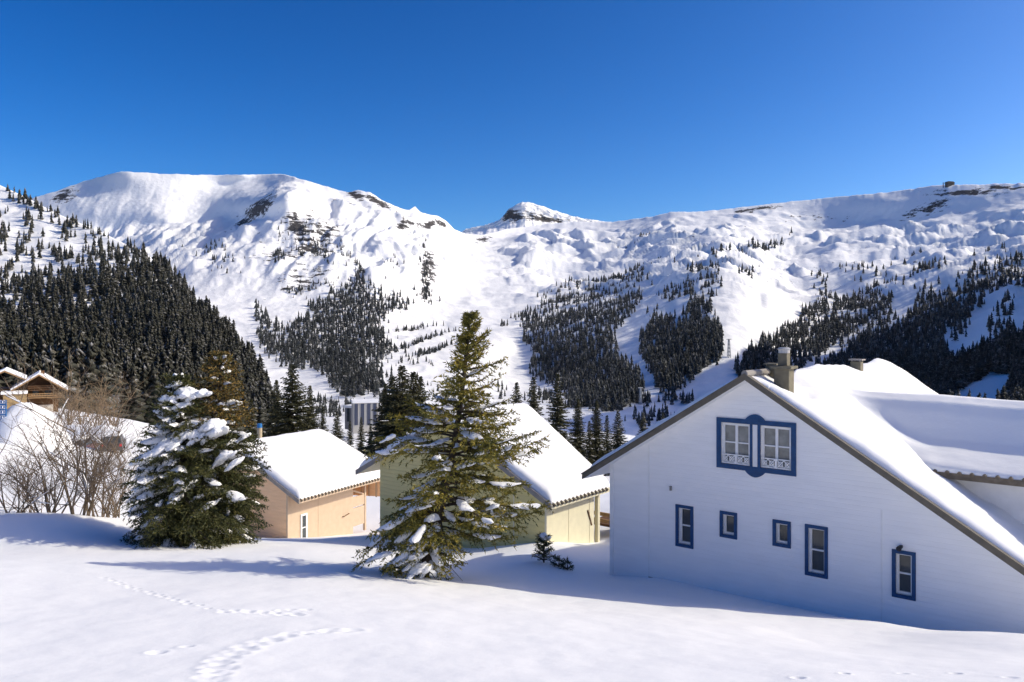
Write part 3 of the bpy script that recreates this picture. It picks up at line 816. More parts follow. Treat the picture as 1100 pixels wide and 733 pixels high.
# vertical joint trims and corner board
mb = MB()
for px_, y0_, y1_ in ((697, 478, 622), (947, 548, 672)):
    t_, z1_ = fac(px_, y0_); _, z0_ = fac(px_, y1_); mb.box(t_ - .018, t_ + .018, -.012, .02, z0_ - .6, min(z1_, APX - SL * abs(t_) - .2))
mb.box(tW - .03, tW + .09, -.025, .1, -1.2, outer[4][1] - .05)
mb.build('trim', M['wpaint'], wh)
mb = MB(); a_, z_ = fac(697, 621); b_, z2_ = fac(752, 628)
mb.box(a_, b_, -.02, .0, z2_ - .5, z_ + .04)
mb.build('base_board', M['wood'], wh)


def window(parent, t0, t1, z0, z1, fw, rows, pane_mat, frame_mat, y=0, dep=.16, sash=.05, bars=True, tsplit=None):
    o = bpy.data.objects.new('window', None)
    mb = MB(); frame(mb, t0, t1, z0, z1, fw, y - .035, y + .03)
    fo = mb.build('window', frame_mat, parent, bevel=.006)
    a, b, c, d = t0 + fw, t1 - fw, z0 + fw, z1 - fw
    mb = MB()                                      # white reveal and sash
    mb.add([(a, y, c), (b, y, c), (b, y, d), (a, y, d), (a, y + dep, c), (b, y + dep, c), (b, y + dep, d), (a, y + dep, d)], [(0, 1, 5, 4), (1, 2, 6, 5), (2, 3, 7, 6), (3, 0, 4, 7)])
    frame(mb, a, b, c, d, sash, y + dep - .05, y + dep)
    if rows:
        mb.box(a + sash, b - sash, y + dep - .045, y + dep - .005, (c + d) / 2 - .02, (c + d) / 2 + .02)
    mb.build('sash', M['wpaint'], fo)
    mb = MB(); mb.box(a, b, y + dep - .012, y + dep + .004, c, d); mb.build('pane', pane_mat, fo)
    return fo


for k in 'ABCDE':
    window(wh, *W[k], FR, k in 'ADE', M['glass'], M['blue'])
# upper twin window: one blue surround, two white sashes with fretwork rails
mb = MB()
a, b, c, d = DW
mb.box(a, b, -.04, .02, c, c + DF); mb.box(a, b, -.04, .02, d - DF, d)
mb.box(a, a + DF, -.04, .02, c + DF, d - DF); mb.box(b - DF, b, -.04, .02, c + DF, d - DF)
for t_ in (dmid - .14, dmid + .07): mb.box(t_, t_ + .07, -.04, .02, c + DF, d - DF)
for zz, sg in ((d, 1), (c, -1)):
    n = 10; pts = [(dmid - .27 + .54 * i / n, zz + sg * (.002 + .15 * math.sin(math.pi * min(1, max(0, (i / n - 0) / 1))) ** .8)) for i in range(n + 1)]
    if sg < 0: pts = pts[::-1]
    mb.prism(pts, -.043, .015)
dw = mb.build('window', M['blue'], wh)
mb = MB(); mb.box(dmid - .07, dmid + .07, -.02, .015, c + DF, d - DF); mb.build('centre_panel', M['wpaint'], dw)
for (a, b, c, d) in (dl, dr):
    mb = MB(); y = 0; dep = .12
    mb.add([(a, y, c), (b, y, c), (b, y, d), (a, y, d), (a, y + dep, c), (b, y + dep, c), (b, y + dep, d), (a, y + dep, d)], [(0, 1, 5, 4), (1, 2, 6, 5), (2, 3, 7, 6), (3, 0, 4, 7)])
    frame(mb, a, b, c, d, .075, dep - .06, dep); m_ = (a + b) / 2
    mb.box(m_ - .035, m_ + .035, dep - .055, dep - .003, c + .075, d - .075)
    zb_ = c + (d - c) * .52
    mb.box(a + .075, b - .075, dep - .05, dep - .004, zb_ - .015, zb_ + .02)
    mb.build('sash', M['wpaint'], dw)
    mb = MB(); mb.box(a, b, dep - .012, dep + .004, c, d); mb.build('pane', M['curtain'], dw)
    mb = MB(); h = .27                            # fretwork rail: crossed bars and rings between two rails
    mb.box(a + .01, b - .01, .0, .022, c + .01, c + .045); mb.box(a + .01, b - .01, .0, .022, c + h - .03, c + h)
    mb.box(m_ - .03, m_ + .03, .0, .022, c + .045, c + h - .03)
    for (u0, u1) in ((a + .02, m_ - .03), (m_ + .03, b - .02)):
        w_ = (u1 - u0) / 2
        for q in range(2):
            cx_, cz_ = u0 + w_ * (q + .5), c + .045 + (h - .075) / 2; rr_ = (h - .085) / 2
            for sgn in (1, -1):
                mb.tube([(cx_ - w_ * .48, .011, cz_ - sgn * rr_), (cx_, .011, cz_), (cx_ + w_ * .48, .011, cz_ + sgn * rr_)], [.014] * 3, 5)
            mb.tube([(cx_ + rr_ * .62 * math.cos(2 * math.pi * i / 12), .011, cz_ + rr_ * .62 * math.sin(2 * math.pi * i / 12)) for i in range(13)], [.013] * 13, 5, cap=False)
    mb.build('fretwork_rail', M['wpaint'], dw)
# lamp above the right window, little vent at the left
lt, lz = fac(968.5, 587)
mb = MB(); mb.box(lt - .03, lt + .03, -.05, .0, lz - .03, lz + .03); mb.tube([(lt, -.05, lz), (lt, -.10, lz + .01), (lt - .02, -.2, lz - .03)], [.02, .045, .065], 9)
mb.build('wall_lamp', M['dark'], wh)
lt, lz = fac(721, 525); mb = MB(); mb.box(lt - .025, lt + .025, -.06, .0, lz - .05, lz + .05); mb.prism([(lt - .035, lz + .05), (lt + .035, lz + .05), (lt + .02, lz + .075), (lt - .02, lz + .075)], -.08, .0)
mb.build('vent', M['greyfascia'], wh)

# roof shell with fascia boards along the rakes
RT = .2
OV = -.45


def roof_slab(mb, tl, tr, apex, slope, y0, y1, th, d0=0, d1=0, eave_tiles=True):
    def z(t, dd): return apex + dd - slope * abs(t)
    for (ta, tb) in ((0, tr), (tl, 0)):
        vs = []
        for yy, dd in ((y0, d0), (y1, d1)):
            vs += [(ta, yy, z(ta, dd) - th), (tb, yy, z(tb, dd) - th), (tb, yy, z(tb, dd)), (ta, yy, z(ta, dd))]
        mb.add(vs, [(0, 1, 2, 3), (7, 6, 5, 4), (0, 4, 5, 1), (1, 5, 6, 2), (2, 6, 7, 3), (3, 7, 4, 0)])


mb = MB(); roof_slab(mb, -.25, TR, APX, SL, OV + .05, LEN, .11, rdrop(0), rdrop(LEN)); roof_slab(mb, TL, 0, APX, SL, OV + .05, LFT, .11, rdrop(0), rdrop(LFT)); rf = mb.build('roof', M['wpaint'], wh)
mb = MB()
for sg, te in ((-1, TL), (1, TR)):
    z0_ = APX; z1_ = APX - SL * abs(te)
    mb.prism([(0, z0_ + .035), (te, z1_ + .035), (te, z1_ - .115), (0, z0_ - .115)][::sg], OV - .005, OV + .05)
    mb.prism([(0, z0_ + .06), (te + sg * .02, z1_ + .06), (te + sg * .02, z1_ + .035), (0, z0_ + .035)][::sg], OV - .03, OV + .16)
mb.build('barge_board', M['fascia'], rf)
mb = MB(); mb.tube([(0, OV, APX + .05), (0, 2.6, APX + .03)], [.09, .09], 8); mb.build('ridge_cap', M['greyfascia'], rf)

# snow on the main roof
def edge(d, w_=.28):
    q = np.clip(d / w_, 0, 1); return np.sqrt(np.clip(1 - (1 - q) ** 2, 0, 1))


def snow_sheet(name, T, Vv, top, base, parent):
    """closed snow blanket: top surface, skirt down to base"""
    nr, nc = T.shape
    top_v = np.stack([T, Vv, top], -1).reshape(-1, 3)
    Fq = grid_faces(nr, nc)
    loop = [(0, j) for j in range(nc)] + [(i, nc - 1) for i in range(1, nr)] + [(nr - 1, j) for j in range(nc - 2, -1, -1)] + [(i, 0) for i in range(nr - 2, 0, -1)]
    idx = np.array([i * nc + j for i, j in loop]); bot = np.array([[T[i, j], Vv[i, j], base[i, j]] for i, j in loop])
    o = len(top_v); n = len(idx); k = np.arange(n)
    sk = np.stack([idx[k], o + k, o + (k + 1) % n, idx[(k + 1) % n]], -1)
    return np_mesh(name, np.concatenate([top_v, bot]), np.concatenate([Fq, sk]), M['roofsnow'], parent, True)


def main_z(T, Vv): return APX + rdrop(0) * 0 + rdrop(1) * Vv - SL * np.abs(T)


def main_snow(tt, vv, t_left, v_end):
    T, Vv = np.meshgrid(tt, vv)
    th = .26 + .16 * smooth(1, 6, Vv) + .10 * fbm(T * .5, Vv * .5, 3) + .22 * gauss(T, Vv, .3, 12.6, 1.6, 1.6) + .05 * fbm(T * 1.6, Vv * 1.6, 3)
    th = th - .30 * gauss(T, Vv, .75, 1.15, .5, .8) - .16 * gauss(T, Vv, .1, 1.6, .6, 2.0) - .14 * gauss(T, Vv, .2, 9.0, .6, .6)
    th = np.maximum(th, .03)
    th = th * (.25 + .75 * edge(Vv - (OV + .12), .7)) * edge(v_end - Vv, .35 if v_end < 5 else 1.3) * edge(T - t_left, .28) * edge(TR + .05 - T, .4)
    rz_ = main_z(T, Vv); rnd = np.sqrt(T ** 2 + .10) - np.abs(T)
    snow_sheet('roof_snow', T, Vv, rz_ - SL * rnd + th + .03, rz_ + .01, wh)


main_snow(np.concatenate([np.linspace(-5.0, -.2, 60), np.linspace(-.15, .6, 20)]), np.linspace(OV + .12, LFT + .05, 40), -5.0, LFT + .05)
main_snow(np.concatenate([np.linspace(-.22, .5, 20), np.linspace(.55, TR + .05, 130)]), np.linspace(OV + .12, LEN + .12, 130), -.22, LEN + .12)

# cross wing: roof slope facing the camera, its own wall, tiles and snow
WV0, WT0, WT1 = 1.72, 3.75, 10.5
wz = lambda z: z - ZG
mb = MB(); mb.add([(3.3, WV0 + .45, wz(-7.6)), (WT1, WV0 + .45, wz(-7.6)), (WT1, WV0 + .45, wz(-3.72)), (3.3, WV0 + .45, wz(-3.72))], [(0, 1, 2, 3)])
mb.add([(WT1, WV0 + .45, wz(-7.6)), (WT1, 6.6, wz(-7.6)), (WT1, 6.6, wz(-3.72)), (WT1, 4.4, wz(-2.92)), (WT1, WV0 + .45, wz(-3.72))], [(0, 1, 2, 3, 4)])
wing_wall = mb.build('wing_wall', M['wpaint'], wh)
mb = MB()
for y0_, z0_, y1_, z1_ in ((WV0, wz(-3.74), 4.4, wz(-2.9)), (4.4, wz(-2.9), 7.1, wz(-3.74))):
    x0_ = 1.2; xf = WT0 if y0_ == WV0 else 1.2
    xa, xb = (WT0, 1.2) if y0_ == WV0 else (1.2, WT0)
    mb.add([(xa, y0_, z0_), (WT1 + .3, y0_, z0_), (WT1 + .3, y1_, z1_), (xb, y1_, z1_), (xa, y0_, z0_ + .1), (WT1 + .3, y0_, z0_ + .1), (WT1 + .3, y1_, z1_ + .1), (xb, y1_, z1_ + .1)],
           [(0, 3, 2, 1), (4, 5, 6, 7), (0, 1, 5, 4), (1, 2, 6, 5), (2, 3, 7, 6), (3, 0, 4, 7)])
wr = mb.build('wing_roof', M['fascia'], wh)
mb = MB(); t_ = WT0 + .05
mb.box(WT0 - .05, WT1 + .3, WV0 - .05, WV0 - .002, wz(-3.80), wz(-3.65))
while t_ < WT1 + .2:                              # rounded tile ends
    mb.tube([(t_, WV0 - .06, wz(-3.665)), (t_, WV0 + .04, wz(-3.63))], [.055, .055], 8); t_ += .27
mb.build('eave_tiles', M['tile'], wr)
tt = np.concatenate([np.linspace(.3, 3.6, 70), np.linspace(3.65, WT1 + .25, 90)]); vv = np.linspace(WV0 - .02, 7.1, 110)
T, Vv = np.meshgrid(tt, vv)
prof = np.interp(Vv, [1.70, 2.2, 2.7, 3.0, 3.2, 3.5, 3.75, 4.15, 4.6, 5.2, 7.1], [-3.52, -3.36, -3.20, -3.02, -2.80, -2.38, -2.12, -1.97, -1.99, -2.3, -3.45])
prof = prof + .05 * fbm(T * .5 + 4, Vv * .8, 3) + .05 * np.sin(T * .6)
main_top = main_z(T, Vv) + .33 + ZG
k_ = .38; dlt = wz(prof) - (main_z(T, Vv) + .33)
hh = np.clip(.5 + .5 * dlt / k_, 0, 1)
sm = (main_z(T, Vv) + .33) * (1 - hh) + wz(prof) * hh + k_ * hh * (1 - hh)
only = smooth(3.7, 4.3, T)                          # past the eave end the wing carries its own snow only
top = sm * (1 - only) + wz(prof) * only
cut = smooth(WV0 + .9, WV0 + .0, Vv) * smooth(4.0, 3.2, T)
top = top - .35 * cut
top = np.minimum(top, wz(prof) + .0 + 10)
el = edge(Vv - (WV0 - .02), .22)
base = np.where(T > 3.7, np.interp(Vv, [1.7, 4.4, 7.1], [wz(-3.64), wz(-2.82), wz(-3.64)]), main_z(T, Vv))
top = np.maximum(top, base + .03)
top = base + (top - base) * (.35 + .65 * el)
snow_sheet('roof_snow', T, Vv, top, base - .02, wh)

# chimneys
zc = APX - SL * .6
mb = MB(); mb.box(.39, .80, .58, .97, zc - .6, wz(-1.16)); ch = mb.build('chimney', M['chim'], wh, bevel=.012)
mb = MB(); mb.box(.31, .88, .50, 1.05, wz(-1.158), wz(-1.08)); mb.build('chimney_slab', M['chim'], ch, bevel=.01)
mb = MB(); mb.box(.47, .72, .65, .90, wz(-1.078), wz(-.74)); mb.build('chimney_stack', M['chim'], ch, bevel=.012)
mb = MB(); mb.tube([(.6, .77, wz(-.738)), (.6, .77, wz(-.66)), (.6, .77, wz(-.62)), (.6, .77, wz(-.585))], [.15, .15, .175, .12], 16); mb.build('chimney_cap', M['metal'], ch)
mb = MB(); mb.box(-.05, .22, 1.15, 1.45, APX - .3, wz(-1.10)); ch = mb.build('chimney', M['chim'], wh, bevel=.01)
mb = MB(); mb.box(-.10, .27, 1.10, 1.50, wz(-1.098), wz(-1.045)); mb.build('chimney_cap', M['chim'], ch, bevel=.008)
mb = MB(); mb.box(.0, .34, 8.9, 9.24, APX - .8, wz(-1.27)); ch = mb.build('chimney', M['chim'], wh, bevel=.01)
mb = MB(); mb.box(-.06, .40, 8.84, 9.30, wz(-1.23), wz(-1.18))
for q in ((.02, 8.92), (.28, 8.92), (.02, 9.18), (.28, 9.18)): mb.box(q[0], q[0] + .05, q[1], q[1] + .05, wz(-1.268), wz(-1.232))
mb.build('chimney_cap', M['greyfascia'], ch)


# ---- generic smaller chalet
def chalet(name, label, foot, rz, zg, apexz, tl, tr, slope, wl, wr_, v0, wall_len, roof_len_ridge, roof_len_eave, clad, flat, fascia, seams=(), th=.32):
    o = thing(name, label, 'house', (foot[0], foot[1], zg), rz)
    ap = apexz - zg
    pts = [(wl, -1.0), (wr_, -1.0), (wr_, ap - slope * wr_ - .1), (0, ap - .1), (wl, ap - slope * abs(wl) - .1)]
    mb = MB(); n = 5; ve = v0 + wall_len
    vs = [(x, v0, z) for x, z in pts] + [(x, ve, z) for x, z in pts]
    mb.add(vs, [(0, 1, 2, 3, 4), (9, 8, 7, 6, 5), (4, 9, 5, 0)])
    mb.build('gable_wall', clad, o)
    mb = MB(); mb.add([(wr_, v0, -1.0), (wr_, ve, -1.0), (wr_, ve, pts[2][1]), (wr_, v0, pts[2][1])], [(0, 1, 2, 3)])
    side = mb.build('side_wall', flat, o)
    mb = MB()
    mb.box(wr_ - .06, wr_ + .025, v0 - .025, v0 + .09, -1.0, pts[2][1] - .02)
    for vq in seams: mb.box(wr_ + .001, wr_ + .012, vq - .02, vq + .02, -1, pts[2][1] - .02)
    mb.build('trim', flat, o)
    mb = MB(); tk = .14
    for te, ln in ((tr, roof_len_eave), (tl, roof_len_eave)):
        z1 = ap - slope * abs(te)
        vs = [(0, 0, ap - tk), (te, 0, z1 - tk), (te, ln, z1 - tk), (0, roof_len_ridge, ap - tk), (0, 0, ap), (te, 0, z1), (te, ln, z1), (0, roof_len_ridge, ap)]
        fs = [(0, 3, 2, 1), (4, 5, 6, 7), (0, 1, 5, 4), (1, 2, 6, 5), (2, 3, 7, 6), (3, 0, 4, 7)]
        mb.add(vs, fs)
    roof = mb.build('roof', flat, o)
    mb = MB()
    for sg, te in ((1, tr), (-1, tl)):
        z1 = ap - slope * abs(te)
        mb.prism([(0, ap + .04), (te, z1 + .04), (te, z1 - .16), (0, ap - .16)][::sg], -.06, -.003)
    mb.build('barge_board', fascia, roof)
    mb = MB(); z1 = ap - slope * tr; q = .1
    while q < roof_len_eave:
        mb.tube([(tr + .06, q, z1 - .035), (tr - .3, q, z1 + .35 * slope)], [.055, .055], 7); q += .24
    mb.build('eave_tiles', M['tile'], roof)
    # snow blanket
    tt = np.concatenate([np.linspace(tl + .06, -.15, 40), np.linspace(-.1, tr - .03, 60)]); u = np.linspace(0, 1, 50)
    T, U = np.meshgrid(tt, u); Lq = np.interp(np.abs(T), [0, tr], [roof_len_ridge, roof_len_eave]) + .12
    Vq = .02 + U * Lq
    hh = th + .07 * fbm(T * .6 + foot[0], Vq * .6, 3)
    hh = hh * edge(T - (tl + .06), .3) * (.15 + .85 * edge(tr - .03 - T, .3)) * (.35 + .65 * edge(Vq - .02, .35)) * edge(Lq - (Vq - .02), .5)
    bz = ap - slope * np.abs(T)
    topz = bz + hh + .02 - slope * (np.sqrt(T ** 2 + .06) - np.abs(T))
    snow_sheet('roof_snow', T, Vq, topz, bz + .012, o)
    return o, ap


# green house
gh, gap = chalet('green_house', 'olive green boarded house behind the tall fir, snow on its roof', (-2.6, 30.2), D51, -8.6, -3.52, -5.1, 5.1, .512, -3.85, 4.72, .2, 3.0, 5.1, 3.7, M['green'], M['green_flat_sun'], M['greyfascia'], (1.55, 2.9))


def on_front(px, py, foot, D, v0, zg):
    """(t,z) on the gable plane of a chalet"""
    Dv = np.array(D); rd = np.array([-D[1], D[0]]); f0 = np.array(foot) + rd * v0
    a = (px - CX) / FPX; ray = np.array([a, 1.0]); n = rd
    Y = (f0 @ n) / (ray @ n); p = ray * Y
    return float((p - f0) @ Dv), (HY - py) / FPX * Y - zg


def on_side(px, py, foot, D, t, zg):
    Dv = np.array(D); rd = np.array([-D[1], D[0]]); f0 = np.array(foot) + Dv * t
    a = (px - CX) / FPX; ray = np.array([a, 1.0]); Y = (f0 @ Dv) / (ray @ Dv); p = ray * Y
    return float((p - f0) @ rd), (HY - py) / FPX * Y - zg


DG = (.777, -.629)
t0, z1 = on_front(513, 541, (-2.6, 30.2), DG, .2, -8.6); t1, z0 = on_front(530, 564, (-2.6, 30.2), DG, .2, -8.6)
mb = MB(); frame(mb, t0, t1, z0, z1, .09, .15, .215); wdw = mb.build('window', M['wpaint'], gh)
mb = MB(); mb.box(t0 + .09, t1 - .09, .17, .198, z0 + .09, z1 - .09); mb.build('pane', M['glass'], wdw)
tj, _ = on_front(552, 540, (-2.6, 30.2), DG, .2, -8.6); mb = MB(); mb.box(tj - .02, tj + .02, .185, .205, -1, 2.6); mb.build('trim', M['green_flat_sun'], gh)
# porch at the far corner: post, brace and deck
mb = MB(); mb.box(4.6, 4.75, 3.42, 3.56, -1, gap - .512 * 4.7 - .14); mb.build('porch_post', M['green_flat_sun'], gh)
mb = MB(); mb.add([(4.62, 3.2, .0), (4.62, 3.2, 2.2), (2.5, 3.2, 2.2), (2.5, 3.2, 0)], [(0, 1, 2, 3)]); mb.tube([(4.72, 3.02, 1.15), (4.72, 2.75, 1.75)], [.04, .04], 6)
mb.build('porch_brace', M['wood'], gh)

# plank deck between the green and the white house
dk = thing('wooden_deck', 'brown wooden deck rail between the green house and the white house', 'deck', (3.05, 31.9, -8.35), D51)
mb = MB(); mb.box(0, 2.6, 0, .06, .52, .66); mb.box(0, 2.6, 0, .06, .78, .92); mb.build('rail', M['honey'], dk)
mb = MB()
mb.box(0, 2.6, .08, 1.6, .36, .46); mb.build('deck_boards', M['wood'], dk)
for q in (.1, 1.3, 2.5):
    mb = MB(); mb.box(q - .06, q + .06, -.002, .1 - .03, -.6, 1.0); mb.build('post', M['wood'], dk)

# peach house
YD = (.88, -.475)
yfoot = (-13.75, 39.05)
yrz = math.atan2(-.475, .88)
yh, yap = chalet('peach_house', 'peach boarded house with a white window and porch, left of the green house', yfoot, yrz, -10.0, -6.0, -4.5, 4.35, .5, -3.9, 3.5, .1, 4.75, 6.4, 6.9, M['peach'], M['peach_flat_sun'], M['greyfascia'], (2.2,))
v0_, z1_ = on_side(322.5, 553, yfoot, YD, 3.5, -10.0); v1_, z0_ = on_side(329.5, 578, yfoot, YD, 3.5, -10.0)
mb = MB()
x_ = 3.5
def side_frame(mb, x0, x1, v0, v1, z0, z1, w_):
    mb.box(x0, x1, v0, v1, z0, z0 + w_); mb.box(x0, x1, v0, v1, z1 - w_, z1); mb.box(x0, x1, v0, v0 + w_, z0 + w_, z1 - w_); mb.box(x0, x1, v1 - w_, v1, z0 + w_, z1 - w_)
side_frame(mb, x_ - .02, x_ + .05, v0_, v1_, z0_ - .3, z1_, .09); mb.box(x_, x_ + .04, v0_ + .09, v1_ - .09, (z0_ + z1_) / 2 - .08, (z0_ + z1_) / 2 - .03)
wdw = mb.build('window', M['wpaint'], yh)
mb = MB(); mb.box(x_ - .01, x_ + .012, v0_ + .09, v1_ - .09, z0_ - .2, z1_ - .09); mb.build('pane', M['glass'], wdw)
# porch: back wall, post, rails
mb = MB(); mb.box(.8, .9, 4.85, 6.5, -1, yap - .75); mb.box(.9, 3.4, 4.852, 4.90, -1, yap - 1.9); mb.prism([(.9, .55), (4.1, .75), (4.1, yap - 2.25), (.9, yap - .65)], 6.5, 6.6); pw = mb.build('porch_wall', M['peach'], yh)
mb = MB()
for q in (1.2, 1.7, 2.2, 2.7, 3.2, 3.7): mb.box(q, q + .1, 6.46, 6.499, .7, yap - .5 * q - .3)
mb.build('porch_batten', M['peach_flat_sun'], pw)
mb = MB(); mb.box(3.38, 3.5, 5.82, 5.94, -1, yap - .5 * 3.45 - .14); mb.build('porch_post', M['peach_flat_sun'], yh)
mb = MB(); mb.box(3.42, 3.48, 4.87, 5.80, .42, .95); mb.box(3.42, 3.48, 4.87, 5.80, -.6, .36); mb.tube([(3.45, 4.9, 1.3), (3.45, 5.75, .98)], [.05, .05], 6); mb.build('porch_rail', M['peach_flat_sun'], yh)
sp = thing('snow', '', '', (0, 0, 0)); bpy.data.objects.remove(sp)
# wall lamp bracket and stove pipe
vq, zq = on_side(368, 555, yfoot, YD, 3.5, -10.0)
mb = MB(); mb.tube([(3.5, vq, zq), (3.62, vq, zq + .02), (3.64, vq + .35, zq + .1)], [.02, .02, .03], 6); mb.build('wall_lamp', M['wood'], yh)
mb = MB(); mb.tube([(-.3, 2.0, yap - .4), (-.3, 2.0, yap + .72)], [.13, .13], 12); ch = mb.build('chimney', plain('tan_pipe', (.40, .33, .22), .7), yh)
mb = MB(); mb.tube([(-.3, 2.0, yap + .722), (-.3, 2.0, yap + .93)], [.14, .12], 12); mb.build('chimney_cap', M['signblue'], ch)

# ---- far wooden chalet at the left edge
cz = -12.9
lc = thing('wooden_chalet', 'large brown wooden chalet with balconies and snowy gables at the far left', 'house', (-71.1, 116.4, -11.7), R(30)); lc.scale = (.68, .68, .68)
MPX = 120 / FPX


def cpx(px, py, Y=117): p = P(px, py, Y); return p[0] + 69, p[2] - cz


mb = MB()
mb.box(-8, 5.6, 4.5, 11, -3, 3.4); mb.prism([(-2.2, 3.4), (5.6, 3.4), (1.9, 6.2)], 4.5, 11)
mb.build('wall', M['wood'], lc)
mb = MB(); mb.box(-8, 4.6, 3.2, 4.49, -3, -.4); mb.build('ground_floor_wall', M['concrete'], lc)
mb = MB(); mb.box(-4.6, -.4, -1.5, 2.1, -3, 2.6); mb.build('side_wall', plain('ochre_render', (.36, .25, .12), .8), lc)
mb = MB()
def slope_slab(mb, x0, z0, x1, z1, y0, y1, th):
    sg = 1 if x1 > x0 else -1
    mb.prism([(x0, z0), (x1, z1), (x1, z1 + th), (x0, z0 + th)][::sg], y0, y1)
slope_slab(mb, 1.9, 6.3, 7.4, 2.6, 0, 11.5, .3); slope_slab(mb, 1.9, 6.3, -3.4, 2.9, 0, 11.5, .3)
slope_slab(mb, -4.5, 7.2, -.6, 5.2, 2, 12, .3); slope_slab(mb, -4.5, 7.2, -12, 3.6, 2, 12, .3)
roof = mb.build('roof', M['honey'], lc)
mb = MB()
slope_slab(mb, 1.9, 6.62, 7.45, 2.92, .15, 11.4, .35); slope_slab(mb, 1.9, 6.62, -3.4, 3.22, .15, 11.4, .35)
slope_slab(mb, -4.5, 7.52, -.6, 5.52, 2.1, 12, .35); slope_slab(mb, -4.5, 7.52, -12, 3.92, 2.1, 12, .35)
mb.box(-5, -.2, -1.8, 2.2, 2.62, 3.15)
mb.build('roof_snow', M['roofsnow'], lc)
for zz in (1.5, 3.2):
    mb = MB(); mb.box(-.2, 6.4, .8, 4.4, zz - .15, zz); mb.box(-.2, 6.4, .8, .9, zz + .3, zz + .5); mb.box(-.2, 6.4, .8, .9, zz + .75, zz + .9)
    q = 0
    while q < 6.4: mb.box(q, q + .1, .82, .88, zz, zz + .75); q += .5
    mb.build('balcony', M['honey'] if zz < 2 else M['wood'], lc)
mb = MB()
for q in (.6, 3.0): mb.box(q, q + 1.2, 4.42, 4.48, 1.7, 2.9)
mb.build('window', M['glass'], lc)
mb = MB(); mb.box(2.2, 2.9, 4, 4.7, 5.6, 7.2); mb.build('chimney', M['wood'], lc)

# ---- apartment block in the valley and lift station on the ridge
def far_block(name, label, cat, px, py, Y, wd, dp, ht, stripes, mat, mat2, rz=.3):
    p = P(px, py, Y)
    o = thing(name, label, cat, tuple(p), rz)
    mb = MB(); mb.box(-wd / 2, wd / 2, 0, dp, -6, ht); mb.build('wall', mat, o)
    mb = MB(); mb.box(-wd / 2 - .4, wd / 2 + .4, -.4, dp + .4, ht, ht + 1.2); mb.build('roof_snow', M['roofsnow'], o)
    for q in stripes:
        mb = MB(); mb.box(q * wd - .8, q * wd + .8, -.25, -.02, -2, ht - .3); mb.build('window_strip', mat2, o)
    return o


far_block('apartment_block', 'pale apartment block with dark vertical window strips in the valley', 'building', 393, 452, 380, 12, 8, 8.5, (-.38, -.13, .12, .36), M['concrete'], plain('dark_strip', (.06, .07, .11), .4))
far_block('apartment_block', 'low grey apartment building in shade beside the striped block', 'building', 377, 449, 400, 8, 6, 5, (-.2, .25), plain('grey_render', (.2, .2, .21), .8), M['glass'], -.5)
pq = far_pt(1022, 199.5)
ls = thing('lift_station', 'small dark lift station building on the mountain ridge skyline', 'building', tuple(pq), .2)
mb = MB(); mb.box(-11, 9, 0, 9, -5, 7); mb.prism([(-13, 7), (11, 7), (5, 11), (-9, 11)], -1, 10); mb.build('wall', plain('station_wall', (.06, .055, .05), .8), ls)
mb = MB(); mb.box(-22, -20.5, 2, 3.5, -5, 8); mb.build('mast', M['dark'], ls)


def pylon(px, py, h, label):
    p = far_pt(px, py); o = thing('lift_pylon', label, 'pylon', tuple(p), .4, 'ski lift pylons')
    mb = MB(); b = h * .07
    for sx in (-1, 1):
        for sy in (-1, 1): mb.tube([(sx * b, sy * b, -2), (sx * b * .35, sy * b * .35, h)], [.35, .28], 5)
    n = 5
    for i in range(n):
        z0, z1 = h * i / n, h * (i + 1) / n; r0, r1 = b * (1 - .65 * i / n), b * (1 - .65 * (i + 1) / n)
        mb.tube([(-r0, -r0, z0), (r1, -r1, z1)], [.2, .2], 4); mb.tube([(r0, -r0, z0), (-r1, -r1, z1)], [.2, .2], 4); mb.tube([(-r0, r0, z0), (-r1, -r1, z1)], [.2, .2], 4)
    mb.build('mast', M['metal'], o)
    mb = MB(); mb.tube([(-h * .16, 0, h), (h * .16, 0, h)], [.4, .4], 6); mb.build('crossarm', M['metal'], o)


pylon(783, 386, 17, 'grey lattice lift pylon on the snow at the right forest edge')
pylon(688, 437, 13, 'grey lattice lift pylon in the valley behind the green house')

# ---- blue sign, cars and snow piles beyond the bushes
bs = thing('road_sign', 'tall blue sign panel with white symbols at the left edge', 'sign', (float(P(1, 455, 62)[0]), 62, gz1(float(P(1, 455, 62)[0]), 62)))
sz = float(P(0, 452, 62)[2]) - bs.location.z
mb = MB(); mb.box(-1.1, .42, 0, .06, sz, sz + 1.62); mb.build('panel', M['signblue'], bs)
mb = MB()
for i in range(4):
    zq = sz + .12 + i * .4
    frame(mb, -.05, .33, zq, zq + .28, .03, -.02, -.004); mb.tube([(.14, -.012, zq + .06), (.14, -.012, zq + .22)], [.05, .05], 6)
mb.build('symbols', M['wpaint'], bs)
for q in (-.9, .3):
    mb = MB(); mb.tube([(q, .1, -.5), (q, .1, sz + 1.5)], [.04, .04], 8); mb.build('post', M['metal'], bs)


